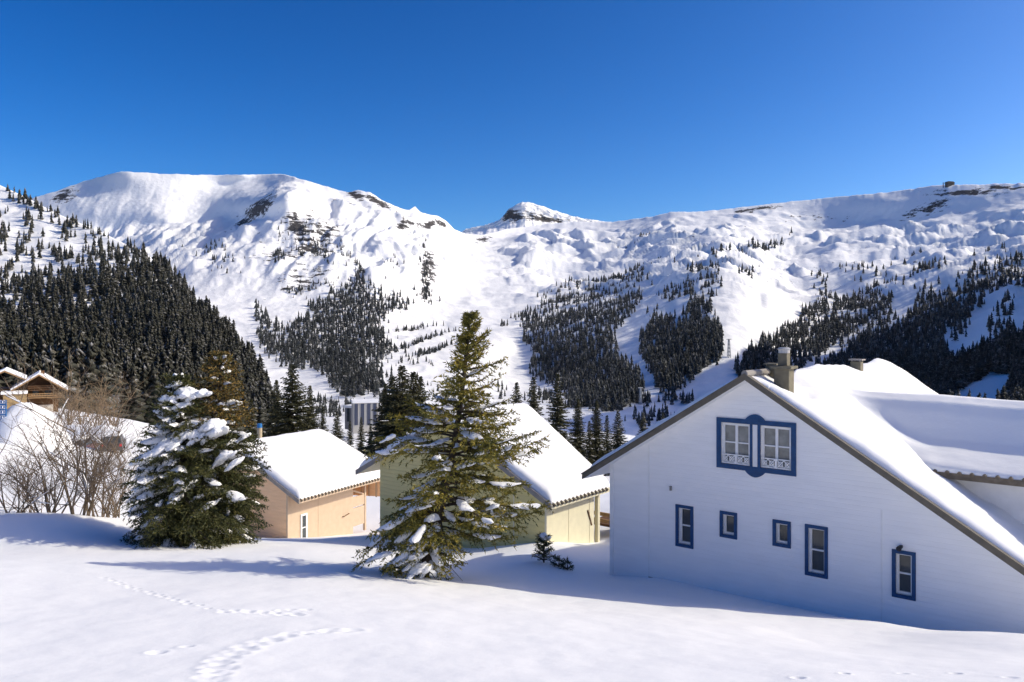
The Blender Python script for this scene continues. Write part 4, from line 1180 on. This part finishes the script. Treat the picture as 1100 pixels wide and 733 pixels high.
def lump(name, label, cx_, cy_, rx, ry, h, cat='snow pile', rough=.25, seed=0, rot=0):
    n, m_ = 46, 24; V = []
    z0 = gz1(cx_, cy_)
    a = np.linspace(0, 2 * math.pi, n, endpoint=False); rws = []
    for j in range(m_):
        q = j / (m_ - 1); rad = q; z = h * (1 - q ** 2.2)
        x = rad * np.cos(a) * rx; y = rad * np.sin(a) * ry
        nz = fbm(x * .5 + seed, y * .5, 4) * rough * h * (1 - q * .6)
        c, s_ = math.cos(rot), math.sin(rot)
        xx, yy = x * c - y * s_, x * s_ + y * c
        rws.append(np.stack([xx, yy, z + nz - .5 * q ** 4 + gz_base(cx_ + xx, cy_ + yy) - z0], -1))
    V = np.stack(rws); idx = np.arange(m_ - 1)[:, None] * n + np.arange(n)[None, :]; nx = np.arange(m_ - 1)[:, None] * n + (np.arange(n)[None, :] + 1) % n
    F = np.stack([idx, idx + n, nx + n, nx], -1).reshape(-1, 4)
    o = np_mesh(name, V.reshape(-1, 3), F, M['clump'], smooth_=True); o.location = (cx_, cy_, z0)
    tag(o, label, cat)
    return o


p = P(33, 470, 64); lump('snow_pile', 'tall ploughed snow pile in front of the wooden chalet', p[0], p[1], 3.2, 3.5, 3.1, seed=3)
p = P(110, 470, 84); lump('snow_pile', 'long low snow bank behind the parked cars', p[0], p[1], 8.5, 2.2, 2.6, seed=8)


def car(px, py, Y, rz, label, paint, snow_h=.25):
    p = P(px, py, Y); z = gz1(p[0], p[1])
    o = thing('parked_car', label, 'car', (p[0], p[1], z), rz)
    mb = MB()                                     # side profile (x along the car), full width; then a narrower cabin
    prof = [(-2.1, .32), (2.1, .32), (2.15, .75), (1.2, .95), (-2.05, 1.0), (-2.15, .7)]
    mb.add([(x, -.85, z_) for x, z_ in prof] + [(x, .85, z_) for x, z_ in prof], [tuple(range(6)), tuple(range(11, 5, -1))] + [(i, i + 6, (i + 1) % 6 + 6, (i + 1) % 6) for i in range(6)])
    mb.build('body', paint, o, bevel=.08)
    mb = MB(); lo = [(-2.0, -.8, .98), (1.1, -.8, .96), (1.1, .8, .96), (-2.0, .8, .98)]; hi = [(-1.65, -.62, 1.48), (.35, -.62, 1.5), (.35, .62, 1.5), (-1.65, .62, 1.48)]
    mb.add(lo + hi, [(4, 5, 6, 7), (0, 1, 5, 4), (1, 2, 6, 5), (2, 3, 7, 6), (3, 0, 4, 7)]); mb.build('cabin', M['glass'], o, bevel=.05)
    mb = MB(); mb.box(-1.7, .4, -.64, .64, 1.5, 1.5 + snow_h); mb.build('roof_snow', M['clump'], o, bevel=.09)
    for y_ in (-.72, .72):
        mb = MB(); mb.box(-2.2, -2.12, y_ - .1, y_ + .1, .68, .9); mb.build('tail_light', M['tail'], o)
        for x_ in (-1.35, 1.35):
            mb = MB(); mb.tube([(x_, y_ - .1, .32), (x_, y_ + .1, .32)], [.32, .32], 14); mb.build('wheel', M['tyre'], o)
    return o


car(88, 488, 76, R(100), 'dark maroon car parked by the snow bank, seen from behind', M['carred'])
car(122, 496, 69, R(112), 'dark grey car with snow on its roof right of the maroon car', plain('grey_car_paint', (.08, .08, .085), .35, .5), .3)

# ================================================================ CONIFERS IN THE MIDDLE DISTANCE
def mid_conifer(seed, h, rad, tiers=40, snowy=.12, droop=.30):
    r = np.random.default_rng(seed); V = []; T = []; mi = []
    nbr = int(tiers * 8)
    for k in range(nbr):
        t = ((k + r.uniform(-3, 3)) / nbr); t = min(max(t, 0), .995) ** .9
        z = h * (.04 + .955 * t); L = (rad * (1 - t) ** .85 + .10) * r.uniform(.55, 1.18)
        a = k * 2.39996 + r.uniform(-.5, .5)
        d = np.array([math.cos(a), math.sin(a), 0]); sd = np.array([-d[1], d[0], 0])
        ns = max(2, int(L / .22)); up = -.15 + .75 * t
        heavy = r.uniform() < snowy
        for i in range(ns):
            s_ = (i + .6) / ns
            c = d * L * s_ + np.array([0, 0, z + up * L * s_ - droop * L * s_ ** 2 + .14 * L * s_ ** 4])
            wl = .36 * L * (1 - s_ * .8) * r.uniform(.7, 1.25) + .16
            for q in range(5):
                sg = r.uniform(-1, 1)
                tip = c + d * wl * r.uniform(.3, .9) + sd * sg * wl + np.array([0, 0, r.uniform(-.45, .08) * wl - .04])
                e = unit(np.cross(tip - c, r.normal(0, 1, 3))) * .075
                o = len(V); V += [c - e, c + e, tip]; T.append((o, o + 1, o + 2)); mi.append(0)
            if heavy and r.uniform() < .75:
                o = len(V); w_ = wl * .5
                V += [c - d * .16 + [0, 0, .05], c + sd * w_ + [0, 0, .03], c + d * .24 + [0, 0, .06], c - sd * w_ + [0, 0, .03]]
                T += [(o, o + 1, o + 2), (o, o + 2, o + 3)]; mi += [1, 1]
    return np.array(V), np.array(T), mi


KIND = {}
for nm, sn, rd in (('plain', .06, 2.7), ('dusted', .34, 2.8), ('slim', .16, 2.0), ('wide', .08, 3.5)):
    v, t, mi = mid_conifer(hash(nm) % 7 + {'plain': 1, 'dusted': 2, 'slim': 3, 'wide': 4}[nm], 12, rd, 40, sn)
    o = np_mesh('crown', v, t, [M['mid'], M['clump']], mi=mi); me = o.data; bpy.data.objects.remove(o)
    mb = MB(); mb.tube([(0, 0, -1.5), (0, 0, 6), (0, 0, 11.8)], [.2, .13, .02], 7); o = mb.build('trunk', M['bark']); tk = o.data; bpy.data.objects.remove(o)
    KIND[nm] = (me, tk)


def mid_tree(kind, px, ytop, Y, ybase, label, group=None, fat=1.0):
    top = P(px, ytop, Y); z0 = P(px, ybase, Y)[2]; h = top[2] - z0; s_ = h / 12
    o = thing('conifer', label, 'conifer', (top[0], top[1], z0), RNG.uniform(0, 6.3), group); o.scale = (s_ * fat, s_ * fat, s_)
    for nm, me in zip(('crown', 'trunk'), KIND[kind]):
        c = bpy.data.objects.new(nm, me); COL.objects.link(c); c.parent = o


G1 = 'conifers behind the houses'
for a in [('wide', 314, 391, 78, 505, 'broad dark conifer rising behind the peach house roof'),
          ('plain', 297, 408, 82, 505, 'dark conifer just left of the broad one behind the peach house'),
          ('plain', 333, 414, 84, 505, 'dark conifer just right of the broad one behind the peach house'),
          ('slim', 270, 428, 80, 505, 'slim conifer between the snowy fir and the peach house chimney'),
          ('slim', 347, 436, 92, 500, 'small conifer above the right end of the peach house ridge'),
          ('dusted', 362, 441, 100, 498, 'small snow-dusted conifer above the peach house roof slope'),
          ('slim', 376, 452, 110, 500, 'smallest conifer of the row beyond the peach house'),
          ('slim', 388, 448, 120, 500, 'thin conifer below the apartment block'),
          ('slim', 398, 455, 116, 500, 'short thin conifer just right of the one below the apartment block'),
          ('wide', 432, 392, 62, 520, 'broad dark conifer left of the tall fir, behind the green house'),
          ('wide', 421, 404, 64, 520, 'broad dark conifer at the left end of the group by the tall fir'),
          ('wide', 444, 399, 63, 520, 'broad dark conifer closest behind the left boughs of the tall fir'),
          ('plain', 414, 412, 66, 520, 'dark conifer leaning on the left of the broad one behind the green house'),
          ('plain', 452, 404, 66, 520, 'dark conifer half hidden behind the left of the tall fir'),
          ('dusted', 573, 404, 66, 500, 'snow-dusted conifer just right of the tall fir behind the green roof'),
          ('dusted', 599, 400, 64, 500, 'tallest snow-dusted conifer above the green house ridge'),
          ('dusted', 555, 410, 70, 500, 'snow-dusted conifer partly behind the tall fir above the green roof'),
          ('plain', 621, 428, 84, 505, 'dark conifer right of the snow-dusted trio above the green roof'),
          ('plain', 641, 430, 76, 505, 'dark conifer above the right slope of the green roof'),
          ('dusted', 664, 440, 72, 512, 'snow-dusted conifer above the eave of the green house'),
          ('slim', 652, 446, 80, 512, 'thin dark conifer between two others above the green eave'),
          ('slim', 633, 452, 74, 512, 'low dark conifer touching the lower green roof slope'),
          ('dusted', 691, 443, 90, 500, 'lone snow-dusted conifer above the left rake of the white house'),
          ('slim', 712, 443, 120, 490, 'small lone conifer close to the left rake of the white house')]:
    mid_tree(*a[:5], a[5], G1, 1.3 if a[0] == 'wide' else 1.0)


# ================================================================ NEAR SPRUCES


class Spruce:
    def __init__(self, seed):
        self.r = np.random.default_rng(seed); self.tp = []; self.td = []; self.tl = []; self.wood = MB(); self.snow = []; self.hang = .30; self.swide = .34

    def branch(self, p0, az, L, up, droop, tipup, width, snow=0.0, dens=1.0, bare=0.0):
        r = self.r; n = max(6, int(L / .11)); d = np.array([math.cos(az), math.sin(az), 0]); sd = np.array([-d[1], d[0], 0])
        s = np.linspace(0, 1, n); wob = np.cumsum(r.normal(0, .012, n)) * L
        sp = p0 + d * (L * s)[:, None] + sd * wob[:, None]
        sp[:, 2] += L * (up * s - droop * s ** 2 + tipup * s ** 4)
        self.wood.tube(sp[::2] if n > 8 else sp, list(np.linspace(.022 + .008 * L, .006, len(sp[::2] if n > 8 else sp))), 4, cap=False)
        tan = unit(np.gradient(sp, axis=0))
        for i in range(1, n):
            si = s[i]
            if si < bare: continue
            wl = (width * L * (.25 + 1.0 * min(si / .35, 1)) * (1 - .78 * si) + .10) * r.uniform(.75, 1.2)
            for sg in (-1, 1):
                bd = unit(tan[i] * .75 + sd * sg * r.uniform(.55, 1.1) + np.array([0, 0, r.normal(.0, .28)]))
                m = max(2, int(wl / .055 * dens)); q = (np.arange(m) + r.uniform(0, 1)) / m
                pos = sp[i] + bd * (wl * q)[:, None] + np.array([0, 0, -1.0]) * (self.hang * wl * q ** 2)[:, None]
                pos += r.normal(0, .012, pos.shape)
                dr = unit(bd + np.array([0, 0, -.5]) * q[:, None] * .8 + r.normal(0, .25, (m, 3)))
                self.tp.append(pos); self.td.append(dr); self.tl.append(r.uniform(.075, .13, m))
            # needles on the spine
            m = 3; pos = sp[i] + r.normal(0, .02, (m, 3)); self.tp.append(pos); self.td.append(unit(tan[i] + r.normal(0, .5, (m, 3)))); self.tl.append(r.uniform(.06, .1, m))
        if snow > 0:
            self.cover(sp, s, sd, width * L, snow)

    def cover(self, sp, s, sd, wl, thick, s0=.18, s1=1.0):
        r = self.r; n = len(sp); k0 = int(n * (s0 + r.uniform(0, .25))); k1 = int(n * (s1 - r.uniform(0, .2)))
        if k1 - k0 < 4: return
        if k1 - k0 > 9:
            c = k0 + int((k1 - k0) * r.uniform(.35, .65)); g = int(r.uniform(0, 3))
            self.strip(sp, s, sd, wl, thick, k0, c - g); self.strip(sp, s, sd, wl, thick, c + g, k1)
        else: self.strip(sp, s, sd, wl, thick, k0, k1)

    def strip(self, sp, s, sd, wl, thick, k0, k1):
        r = self.r
        if k1 - k0 < 3: return
        run = sp[k0:k1]; m = len(run); u = np.linspace(0, 1, m)
        w_ = (.35 + .65 * np.sin(np.pi * u) ** .6) * (wl * (1 - .6 * np.linspace(s[k0], s[k1 - 1], m)) * self.swide + .05) * (1 + .8 * fbm(u * 6 + r.uniform(0, 99), u * 0 + 3, 3))
        w_ = np.maximum(w_, .02); hgt = thick * np.sin(np.pi * np.clip(u, .02, .98)) ** .5 * (1 + .6 * fbm(u * 5 + r.uniform(0, 99), u * 0, 3))
        cs = np.array([(-1, -.55), (-.85, .15), (-.5, .75), (0, 1), (.5, .75), (.85, .15), (1, -.55), (0, -.3)])
        V = []
        for i in range(m):
            jit = r.normal(0, .12, len(cs))
            for (cx_, cz_), j in zip(cs, jit):
                V.append(run[i] + sd * cx_ * w_[i] * (1 + j) + np.array([0, 0, .05 + hgt[i] * cz_ * (1 + j) - abs(cx_) * w_[i] * .25]))
        K = len(cs); F = []
        for i in range(m - 1):
            for k in range(K):
                F.append((i * K + k, i * K + (k + 1) % K, (i + 1) * K + (k + 1) % K, (i + 1) * K + k))
        self.snow.append((np.array(V), np.array(F)))

    def blob(self, c, rx, ry, rz, az=0, tilt=0):
        r = self.r; c = np.asarray(c, float)
        self.lump(c, rx * .72, ry * .85, rz, az, tilt)
        for _ in range(int(5 + 9 * rx)):
            u, v = r.uniform(-.75, 1.15), r.uniform(-1, 1); k = r.uniform(.28, .52)
            x, y = u * rx, v * ry * (1 - .45 * abs(u))
            off = np.array([x * math.cos(az) - y * math.sin(az), x * math.sin(az) + y * math.cos(az), -tilt * x - .35 * rz * (u * u + v * v)])
            self.lump(c + off, rx * k, ry * k * .8, rz * r.uniform(.4, .75), az + r.uniform(-.7, .7), tilt * r.uniform(.8, 1.5))

    def lump(self, c, rx, ry, rz, az=0, tilt=0):
        """lumpy pad of snow lying on the boughs"""
        r = self.r; n, m = 26, 13; ph_ = np.linspace(0, 2 * np.pi, n, endpoint=False); th_ = np.linspace(.02, np.pi - .02, m)
        TH, PH_ = np.meshgrid(th_, ph_, indexing='ij'); o1, o2 = r.uniform(0, 90, 2)
        x, y, z = np.sin(TH) * np.cos(PH_), np.sin(TH) * np.sin(PH_), np.cos(TH)
        q = 1 + .55 * fbm(x * 1.9 + o1 + z, y * 1.9 + o2 - z, 4)
        x, y, z = x * q * rx, y * q * ry, np.where(z > 0, z, z * .55) * q * rz
        zz = z - tilt * x                                    # slides down outward
        c_, s_ = math.cos(az), math.sin(az)
        V = np.stack([x * c_ - y * s_, x * s_ + y * c_, zz], -1) + c
        idx = np.arange(m - 1)[:, None] * n + np.arange(n)[None, :]; nx = np.arange(m - 1)[:, None] * n + (np.arange(n)[None, :] + 1) % n
        self.snow.append((V.reshape(-1, 3), np.stack([idx, idx + n, nx + n, nx], -1).reshape(-1, 4)))

    def finish(self, root, mats, leafw=.020, blades=3, split=None):
        r = self.r
        tp = np.concatenate(self.tp); td = np.concatenate(self.td); tl = np.concatenate(self.tl)
        tp = np.repeat(tp, blades, 0); td = np.repeat(td, blades, 0); tl = np.repeat(tl, blades)
        d = unit(td + r.normal(0, .45, td.shape)); sdv = unit(np.cross(d, unit(r.normal(0, 1, td.shape))))
        a = tp - sdv * leafw * .5; b = tp + sdv * leafw * .5 ; c = tp + d * (tl * r.uniform(.7, 1.25, len(tl)))[:, None]
        V = np.stack([a, b, c], 1).reshape(-1, 3); T = np.arange(len(V)).reshape(-1, 3)
        mi = None
        if split is not None: mi = split(tp).astype(int)
        f = np_mesh('foliage', V, T, mats, root, mi=mi)
        self.wood.build('branches', M['bark'], root)
        if self.snow:
            Vs = []; Fs = []; o = 0
            for v, q in self.snow: Vs.append(v); Fs.append(q + o); o += len(v)
            tag(np_mesh('snow_load', np.concatenate(Vs), np.concatenate(Fs), M['clump'], root, True), kind='stuff')
        print('foliage faces', len(T))


# ---- the tall open fir in front of the green house
cY = 21.0
cbase = P(452, 628, cY); cz0 = gz1(cbase[0], cbase[1]) - .1
cf = thing('fir_tree', 'tall olive green fir, patchily snowed, standing before the green house', 'tree', (cbase[0], cbase[1], cz0), 0)
S = Spruce(21)
trunk_px = [(452, 640), (460, 590), (474, 540), (486, 490), (494, 440), (500, 390), (504, 350), (506, 334)]
tr = np.array([P(x, y, cY) for x, y in trunk_px]) - np.array([cbase[0], cbase[1], cz0])
H = tr[-1, 2]
mb = MB(); mb.tube(tr, [.16, .14, .12, .095, .07, .05, .03, .008], 9); mb.build('trunk', M['bark'], cf)


def trunk_at(z): return np.array([np.interp(z, tr[:, 2], tr[:, 0]), np.interp(z, tr[:, 2], tr[:, 1]), z])


# measured half widths to the left and right of the trunk line, by height row
rowy = np.array([334, 345, 360, 380, 400, 420, 440, 465, 490, 520, 545, 570, 600, 625])
lx = np.array([505, 500, 494, 488, 478, 476, 448, 424, 418, 420, 416, 402, 388, 398]); rx_ = np.array([507, 511, 519, 528, 540, 547, 552, 566, 568, 556, 568, 540, 490, 466])
zr = (HY - rowy) / FPX * cY - cz0
order = np.argsort(zr)
S.hang = .22
nB = 195
for k in range(nB):
    t = min(max((k + S.r.uniform(-4, 4)) / nB, 0), .99); z = .35 + (H - .45) * t ** .95
    pxt = CX + FPX * (trunk_at(z)[0] + cbase[0]) / cY
    Lm = (pxt - np.interp(z - .1, zr[order], lx[order])) / FPX * cY; Rm = (np.interp(z - .1, zr[order], rx_[order]) - pxt) / FPX * cY
    az = k * 2.39996 + S.r.uniform(-.45, .45); side = math.cos(az); lim = Rm if side > 0 else Lm
    L = max(.12, (abs(side) * lim + (1 - abs(side)) * .5 * (Lm + Rm)) * S.r.choice([S.r.uniform(.4, .75), S.r.uniform(.75, 1.12)]))
    upv = .75 * t - .10 + S.r.normal(0, .13); dr = .45 * (1 - t) + .12 + S.r.uniform(0, .12)
    sn = S.r.uniform(.02, .05) if S.r.uniform() < .42 * (1 - t) + .2 else 0
    S.branch(trunk_at(z), az, L, upv, dr, S.r.uniform(.15, .38), S.r.uniform(.22, .38), sn, .9, .12 if t > .5 else .28)
# long boughs that the photograph shows
def bough(px, py, z0py, L=None, snow=.04, dy=-.3, width=.26, tip=.15):
    z0 = (HY - z0py) / FPX * cY - cz0; p0 = trunk_at(z0); e = P(px, py, cY + dy) - np.array([cbase[0], cbase[1], cz0])
    v = e - p0; az = math.atan2(v[1], v[0]); L = math.hypot(v[0], v[1]); g = v[2] / L
    S.branch(p0, az, L, g + .18, .33, .15, width, snow, 1.0, .15)
for a in [(398, 487, 486, .06), (420, 446, 462, .05), (408, 470, 480, .06), (584, 472, 500, .03), (572, 465, 490, .03), (578, 484, 512, .03), (586, 545, 545, .05), (575, 552, 560, .04), (384, 606, 560, .09), (390, 590, 545, .08), (400, 575, 540, .08), (404, 618, 575, .07), (560, 568, 560, .04), (548, 578, 575, .04), (415, 555, 530, .08), (428, 540, 520, .05), (565, 520, 520, .03), (430, 612, 580, .08), (470, 606, 575, .08), (552, 452, 470, .03), (545, 430, 450, .03), (462, 424, 440, .03)]:
    bough(a[0], a[1], a[2], None, a[3], S.r.uniform(-.7, .5))
for px_, py_, rx, ry, rz_ in [(500, 500, .22, .15, .07), (470, 505, .26, .16, .08), (440, 600, .36, .26, .12), (408, 598, .36, .2, .10), (450, 612, .34, .24, .14), (455, 545, .3, .2, .09), (420, 470, .2, .12, .07), (530, 545, .2, .12, .07), (515, 488, .22, .14, .07), (545, 482, .16, .1, .06)]:
    S.blob(P(px_, py_, cY - .55) - np.array([cbase[0], cbase[1], cz0]), rx, ry, rz_, S.r.uniform(2.6, 3.6), .35)
# dead dry twigs round the foot
for _ in range(26):
    z = S.r.uniform(.1, 1.3); az = S.r.uniform(0, 6.3); L = S.r.uniform(.4, 1.1); p0 = trunk_at(z); d = np.array([math.cos(az), math.sin(az), 0])
    S.wood.tube([p0, p0 + d * L * .5 + np.array([0, 0, -.15 * L]), p0 + d * L + np.array([0, 0, -.6 * L])], [.018, .012, .004], 4, cap=False)
S.finish(cf, [M['leaf']], .034, 3)

# ---- the snow laden pair at the left
def laden(seed, label, bx, by, Y, topx, topy, hw, mats, split, n=38, snowp=.55, blobs=(), name='fir_tree'):
    b = P(bx, by, Y); z0 = gz1(b[0], b[1]) - .1; base = np.array([b[0], b[1], z0])
    o = thing(name, label, 'tree', tuple(base), 0); S = Spruce(seed)
    tp = P(topx, topy, Y) - base; Hh = tp[2]; S.swide = .5
    tk = [(0, 0, -.4), (tp[0] * .35, 0, Hh * .45), (tp[0] * .75, 0, Hh * .8), tuple(tp)]
    mb = MB(); mb.tube(tk, [.18, .13, .06, .01], 9); mb.build('trunk', M['bark'], o)
    def ta(z): return np.array([np.interp(z, [q[2] for q in tk], [q[0] for q in tk]), 0, z])
    ry, lxx, rxx = (np.array(q, float) for q in hw); zr = (HY - ry) / FPX * Y - z0; od = np.argsort(zr)
    for k in range(n):
        t = (k + S.r.uniform(-.3, .3)) / n; z = .12 + (Hh - .25) * max(t, 0)
        pxt = CX + FPX * (ta(z)[0] + base[0]) / Y
        Lm = max(.1, (pxt - np.interp(z, zr[od], lxx[od])) / FPX * Y); Rm = max(.1, (np.interp(z, zr[od], rxx[od]) - pxt) / FPX * Y)
        nb = 9 if t < .6 else 6
        for q in range(nb):
            az = 2 * math.pi * (q + S.r.uniform(-.3, .3)) / nb + k * 1.7; sd = math.cos(az)
            lim = Rm if sd > 0 else Lm; L = max(.12, (abs(sd) * lim + (1 - abs(sd)) * .5 * (Lm + Rm)) * S.r.uniform(.7, 1.08))
            sn = S.r.uniform(.05, .13) if (S.r.uniform() < snowp * (1.3 if sd < .2 else .75) * (.35 + .9 * t if t < .75 else .5)) else 0
            S.branch(ta(z), az, L, .35 * t - .02 + S.r.normal(0, .08), .45 * (1 - t) + .12, S.r.uniform(.1, .28), S.r.uniform(.22, .32), sn, .85, .2)
    for px_, py_, rx, ry_, rz_, tl in blobs:
        S.blob(P(px_, py_, Y - .85 + .004 * (583 - py_)) - base, rx, ry_, rz_ * .8, math.pi + S.r.uniform(-.5, .5), tl)
    S.finish(o, mats, .036, 3, split)
    return o


# rusty leader behind, then the broad snowy one
laden(31, 'slender rusty-tipped fir rising behind the right of the snow-laden fir', 238, 584, 26.9, 236, 374,
      ([374, 390, 405, 425, 450, 480, 520, 560, 584], [233, 225, 212, 203, 200, 198, 195, 190, 200], [239, 248, 259, 264, 270, 279, 286, 281, 270]),
      [M['leafdark'], M['leafrust']], lambda p: (p[:, 2] > 4.0) & (RNG.uniform(0, 1, len(p)) < .6), 40, .35,
      [(225, 468, .32, .3, .16, .3), (246, 478, .4, .3, .2, .45), (252, 490, .35, .3, .18, .6), (262, 470, .25, .2, .12, .5), (240, 455, .25, .2, .12, .3)])
laden(33, 'broad fir laden with thick snow pads beside the peach house', 196, 584, 26.0, 193, 398,
      ([398, 410, 425, 445, 465, 490, 520, 550, 575, 586], [190, 176, 166, 158, 152, 148, 142, 138, 142, 152], [196, 202, 210, 220, 240, 258, 272, 274, 262, 250]),
      [M['leafdark']], None, 40, .7,
      [(190, 413, .26, .2, .17, .1), (200, 423, .5, .35, .26, .1), (186, 428, .4, .3, .2, .2), (216, 424, .35, .3, .2, .2), (196, 436, .4, .3, .15, .2), (178, 478, .7, .55, .34, .45), (196, 468, .5, .4, .26, .3), (166, 492, .55, .45, .26, .7), (180, 500, .5, .4, .24, .6),
       (226, 458, .5, .4, .28, .3), (232, 466, .5, .38, .26, .5), (216, 470, .4, .35, .2, .4), (163, 520, .36, .3, .17, .7), (175, 528, .3, .28, .14, .6), (195, 527, .34, .26, .15, .6), (205, 520, .25, .2, .12, .5), (222, 545, .34, .22, .15, .5), (150, 545, .3, .28, .14, .7), (182, 548, .28, .22, .12, .5), (212, 535, .22, .18, .12, .5), (240, 492, .42, .3, .2, .6), (250, 500, .35, .26, .16, .7), (160, 505, .3, .3, .14, .6), (148, 530, .28, .22, .12, .7)])

# ---- snowy saplings by the white house
def sapling(px, py, Y, h, label, seed, nk=9):
    b = P(px, py, Y); z0 = gz1(b[0], b[1]); o = thing('fir_sapling', label, 'sapling', (b[0], b[1], z0), 0, 'saplings by the green house'); S = Spruce(seed)
    mb = MB(); mb.tube([(0, 0, -.3), (.02, 0, h)], [.03, .012], 6); mb.build('trunk', M['bark'], o)
    for k in range(nk):
        z = h * (.08 + .9 * k / nk)
        for q in range(2): S.branch(np.array([0, 0, z]), q * 2.9 + k * 1.9, h * .30 * (1 - k / 13) + .04, .5, .1, .1, .30, .02 if S.r.uniform() < .4 else 0, .9)
    
    if h > .6: S.blob(np.array([.0, -.03, h * .95]), .15, .13, .10); S.blob(np.array([.0, .0, h * .85]), .12, .1, .08)
    else: S.blob(np.array([.02, -.03, h * .5]), .07, .06, .04)
    S.finish(o, [M['leafdark']], .02, 3)


sapling(584, 603, 23.8, .84, 'tallest snow-capped sapling in the snow before the green house', 61)
sapling(600, 607, 23.4, .34, 'tiny sapling in the middle of three before the green house', 62, 2)
sapling(609, 608, 23.2, .36, 'tiny sapling nearest the white house wall', 63, 2)


# ================================================================ BARE SHRUBS
def shrub(px, py, Y, h, label, mat, seed, n=9, spread=.5, snow=True, depth=3):
    r = random.Random(seed); b = P(px, py, Y); z0 = gz1(b[0], b[1])
    o = thing('bare_shrub', label, 'shrub', (b[0], b[1], z0), 0, 'bare shrubs at the left'); mb = MB(); sn = MB()

    def grow(p, d, L, rad, lev):
        pts = [p]; n_ = 5; q = p.copy(); dd = d.copy()
        for i in range(n_):
            dd = (dd + Vector((r.gauss(0, .12), r.gauss(0, .12), r.gauss(.04, .08)))).normalized(); q = q + dd * (L / n_); pts.append(q.copy())
        mb.tube(pts, [rad * (1 - .7 * i / n_) for i in range(n_ + 1)], 4, cap=False)
        if snow and lev >= depth - 1 and abs(dd.z) < .75 and r.random() < .6:
            k = r.randint(1, 3); sn.tube([x + Vector((0, 0, rad * .9)) for x in pts[k:k + 3]], [rad * .6, rad * 1.15, rad * .5], 5)
        if lev > 0:
            for _ in range(r.randint(3, 5)):
                k = r.randint(1, n_); a = Vector((r.gauss(0, 1), r.gauss(0, 1), r.gauss(.35, .5))).normalized()
                grow(pts[k].copy(), (dd * .6 + a * .75).normalized(), L * r.uniform(.4, .7), rad * .5, lev - 1)
    for _ in range(n):
        a = r.uniform(0, 6.3); d = Vector((math.cos(a) * spread * r.uniform(.2, 1), math.sin(a) * spread * r.uniform(.2, 1), 1)).normalized()
        grow(Vector((r.gauss(0, .15), r.gauss(0, .15), -.3)), d, h * r.uniform(.6, 1.0), .012 * h * r.uniform(.7, 1.2), depth)
    mb.build('twigs', mat, o)
    if sn.v: tag(sn.build('twig_snow', M['clump'], o, True), kind='stuff')


shrub(88, 578, 28.5, 3.7, 'largest bare shrub, with snow along its boughs, beside the snow-laden fir', M['twig'], 1, 11, .55)
shrub(52, 575, 29.5, 3.2, 'bare shrub with upright thin stems left of the largest shrub', M['twig'], 2, 9, .6)
shrub(14, 572, 28.5, 2.6, 'low sprawling bare shrub at the left edge of the photo', M['twig'], 3, 9, .9)
shrub(112, 577, 29.5, 2.9, 'dense bare shrub touching the left side of the snow-laden fir', M['twig'], 4, 10, .6)
shrub(34, 570, 33, 2.4, 'low snowy bare shrub behind the leftmost two', M['twig'], 5, 9, .8)
shrub(125, 565, 33, 3.0, 'bare shrub mostly hidden behind the snow-laden fir', M['twig'], 6, 8, .6)
for i, (x, y, Y, h, lb) in enumerate([(72, 455, 92, 6.0, 'tall rusty-brown bare shrub right of the wooden chalet'), (88, 455, 94, 5.2, 'rusty-brown bare shrub in the middle of the row beyond the snow bank'), (104, 455, 96, 5.6, 'shorter rusty-brown bare shrub beyond the snow bank'),
                                      (122, 455, 98, 5.6, 'rusty-brown bare shrub near the top of the snow-laden fir')]):
    shrub(x, y, Y, h, lb, M['rusttwig'], 40 + i, 9, .4, False, 2)
for ob in COL.objects:
    if ob.type == 'MESH' and ob.data.users == 0: pass
print('objects', len(COL.objects))

hb_ = MB(); hb_.box(-4200, 4200, -260, 4300, -420, 900)
hm = bpy.data.materials.new('air'); hm.use_nodes = True; nt = hm.node_tree; nt.nodes.remove(nt.nodes['Principled BSDF'])
pv = N(nt, 'ShaderNodeVolumePrincipled'); pv.inputs['Color'].default_value = (.80, .88, 1, 1); pv.inputs['Density'].default_value = .000011; pv.inputs['Anisotropy'].default_value = .2
nt.links.new(pv.outputs[0], nt.nodes['Material Output'].inputs['Volume'])
tag(hb_.build('haze', hm), kind='stuff')
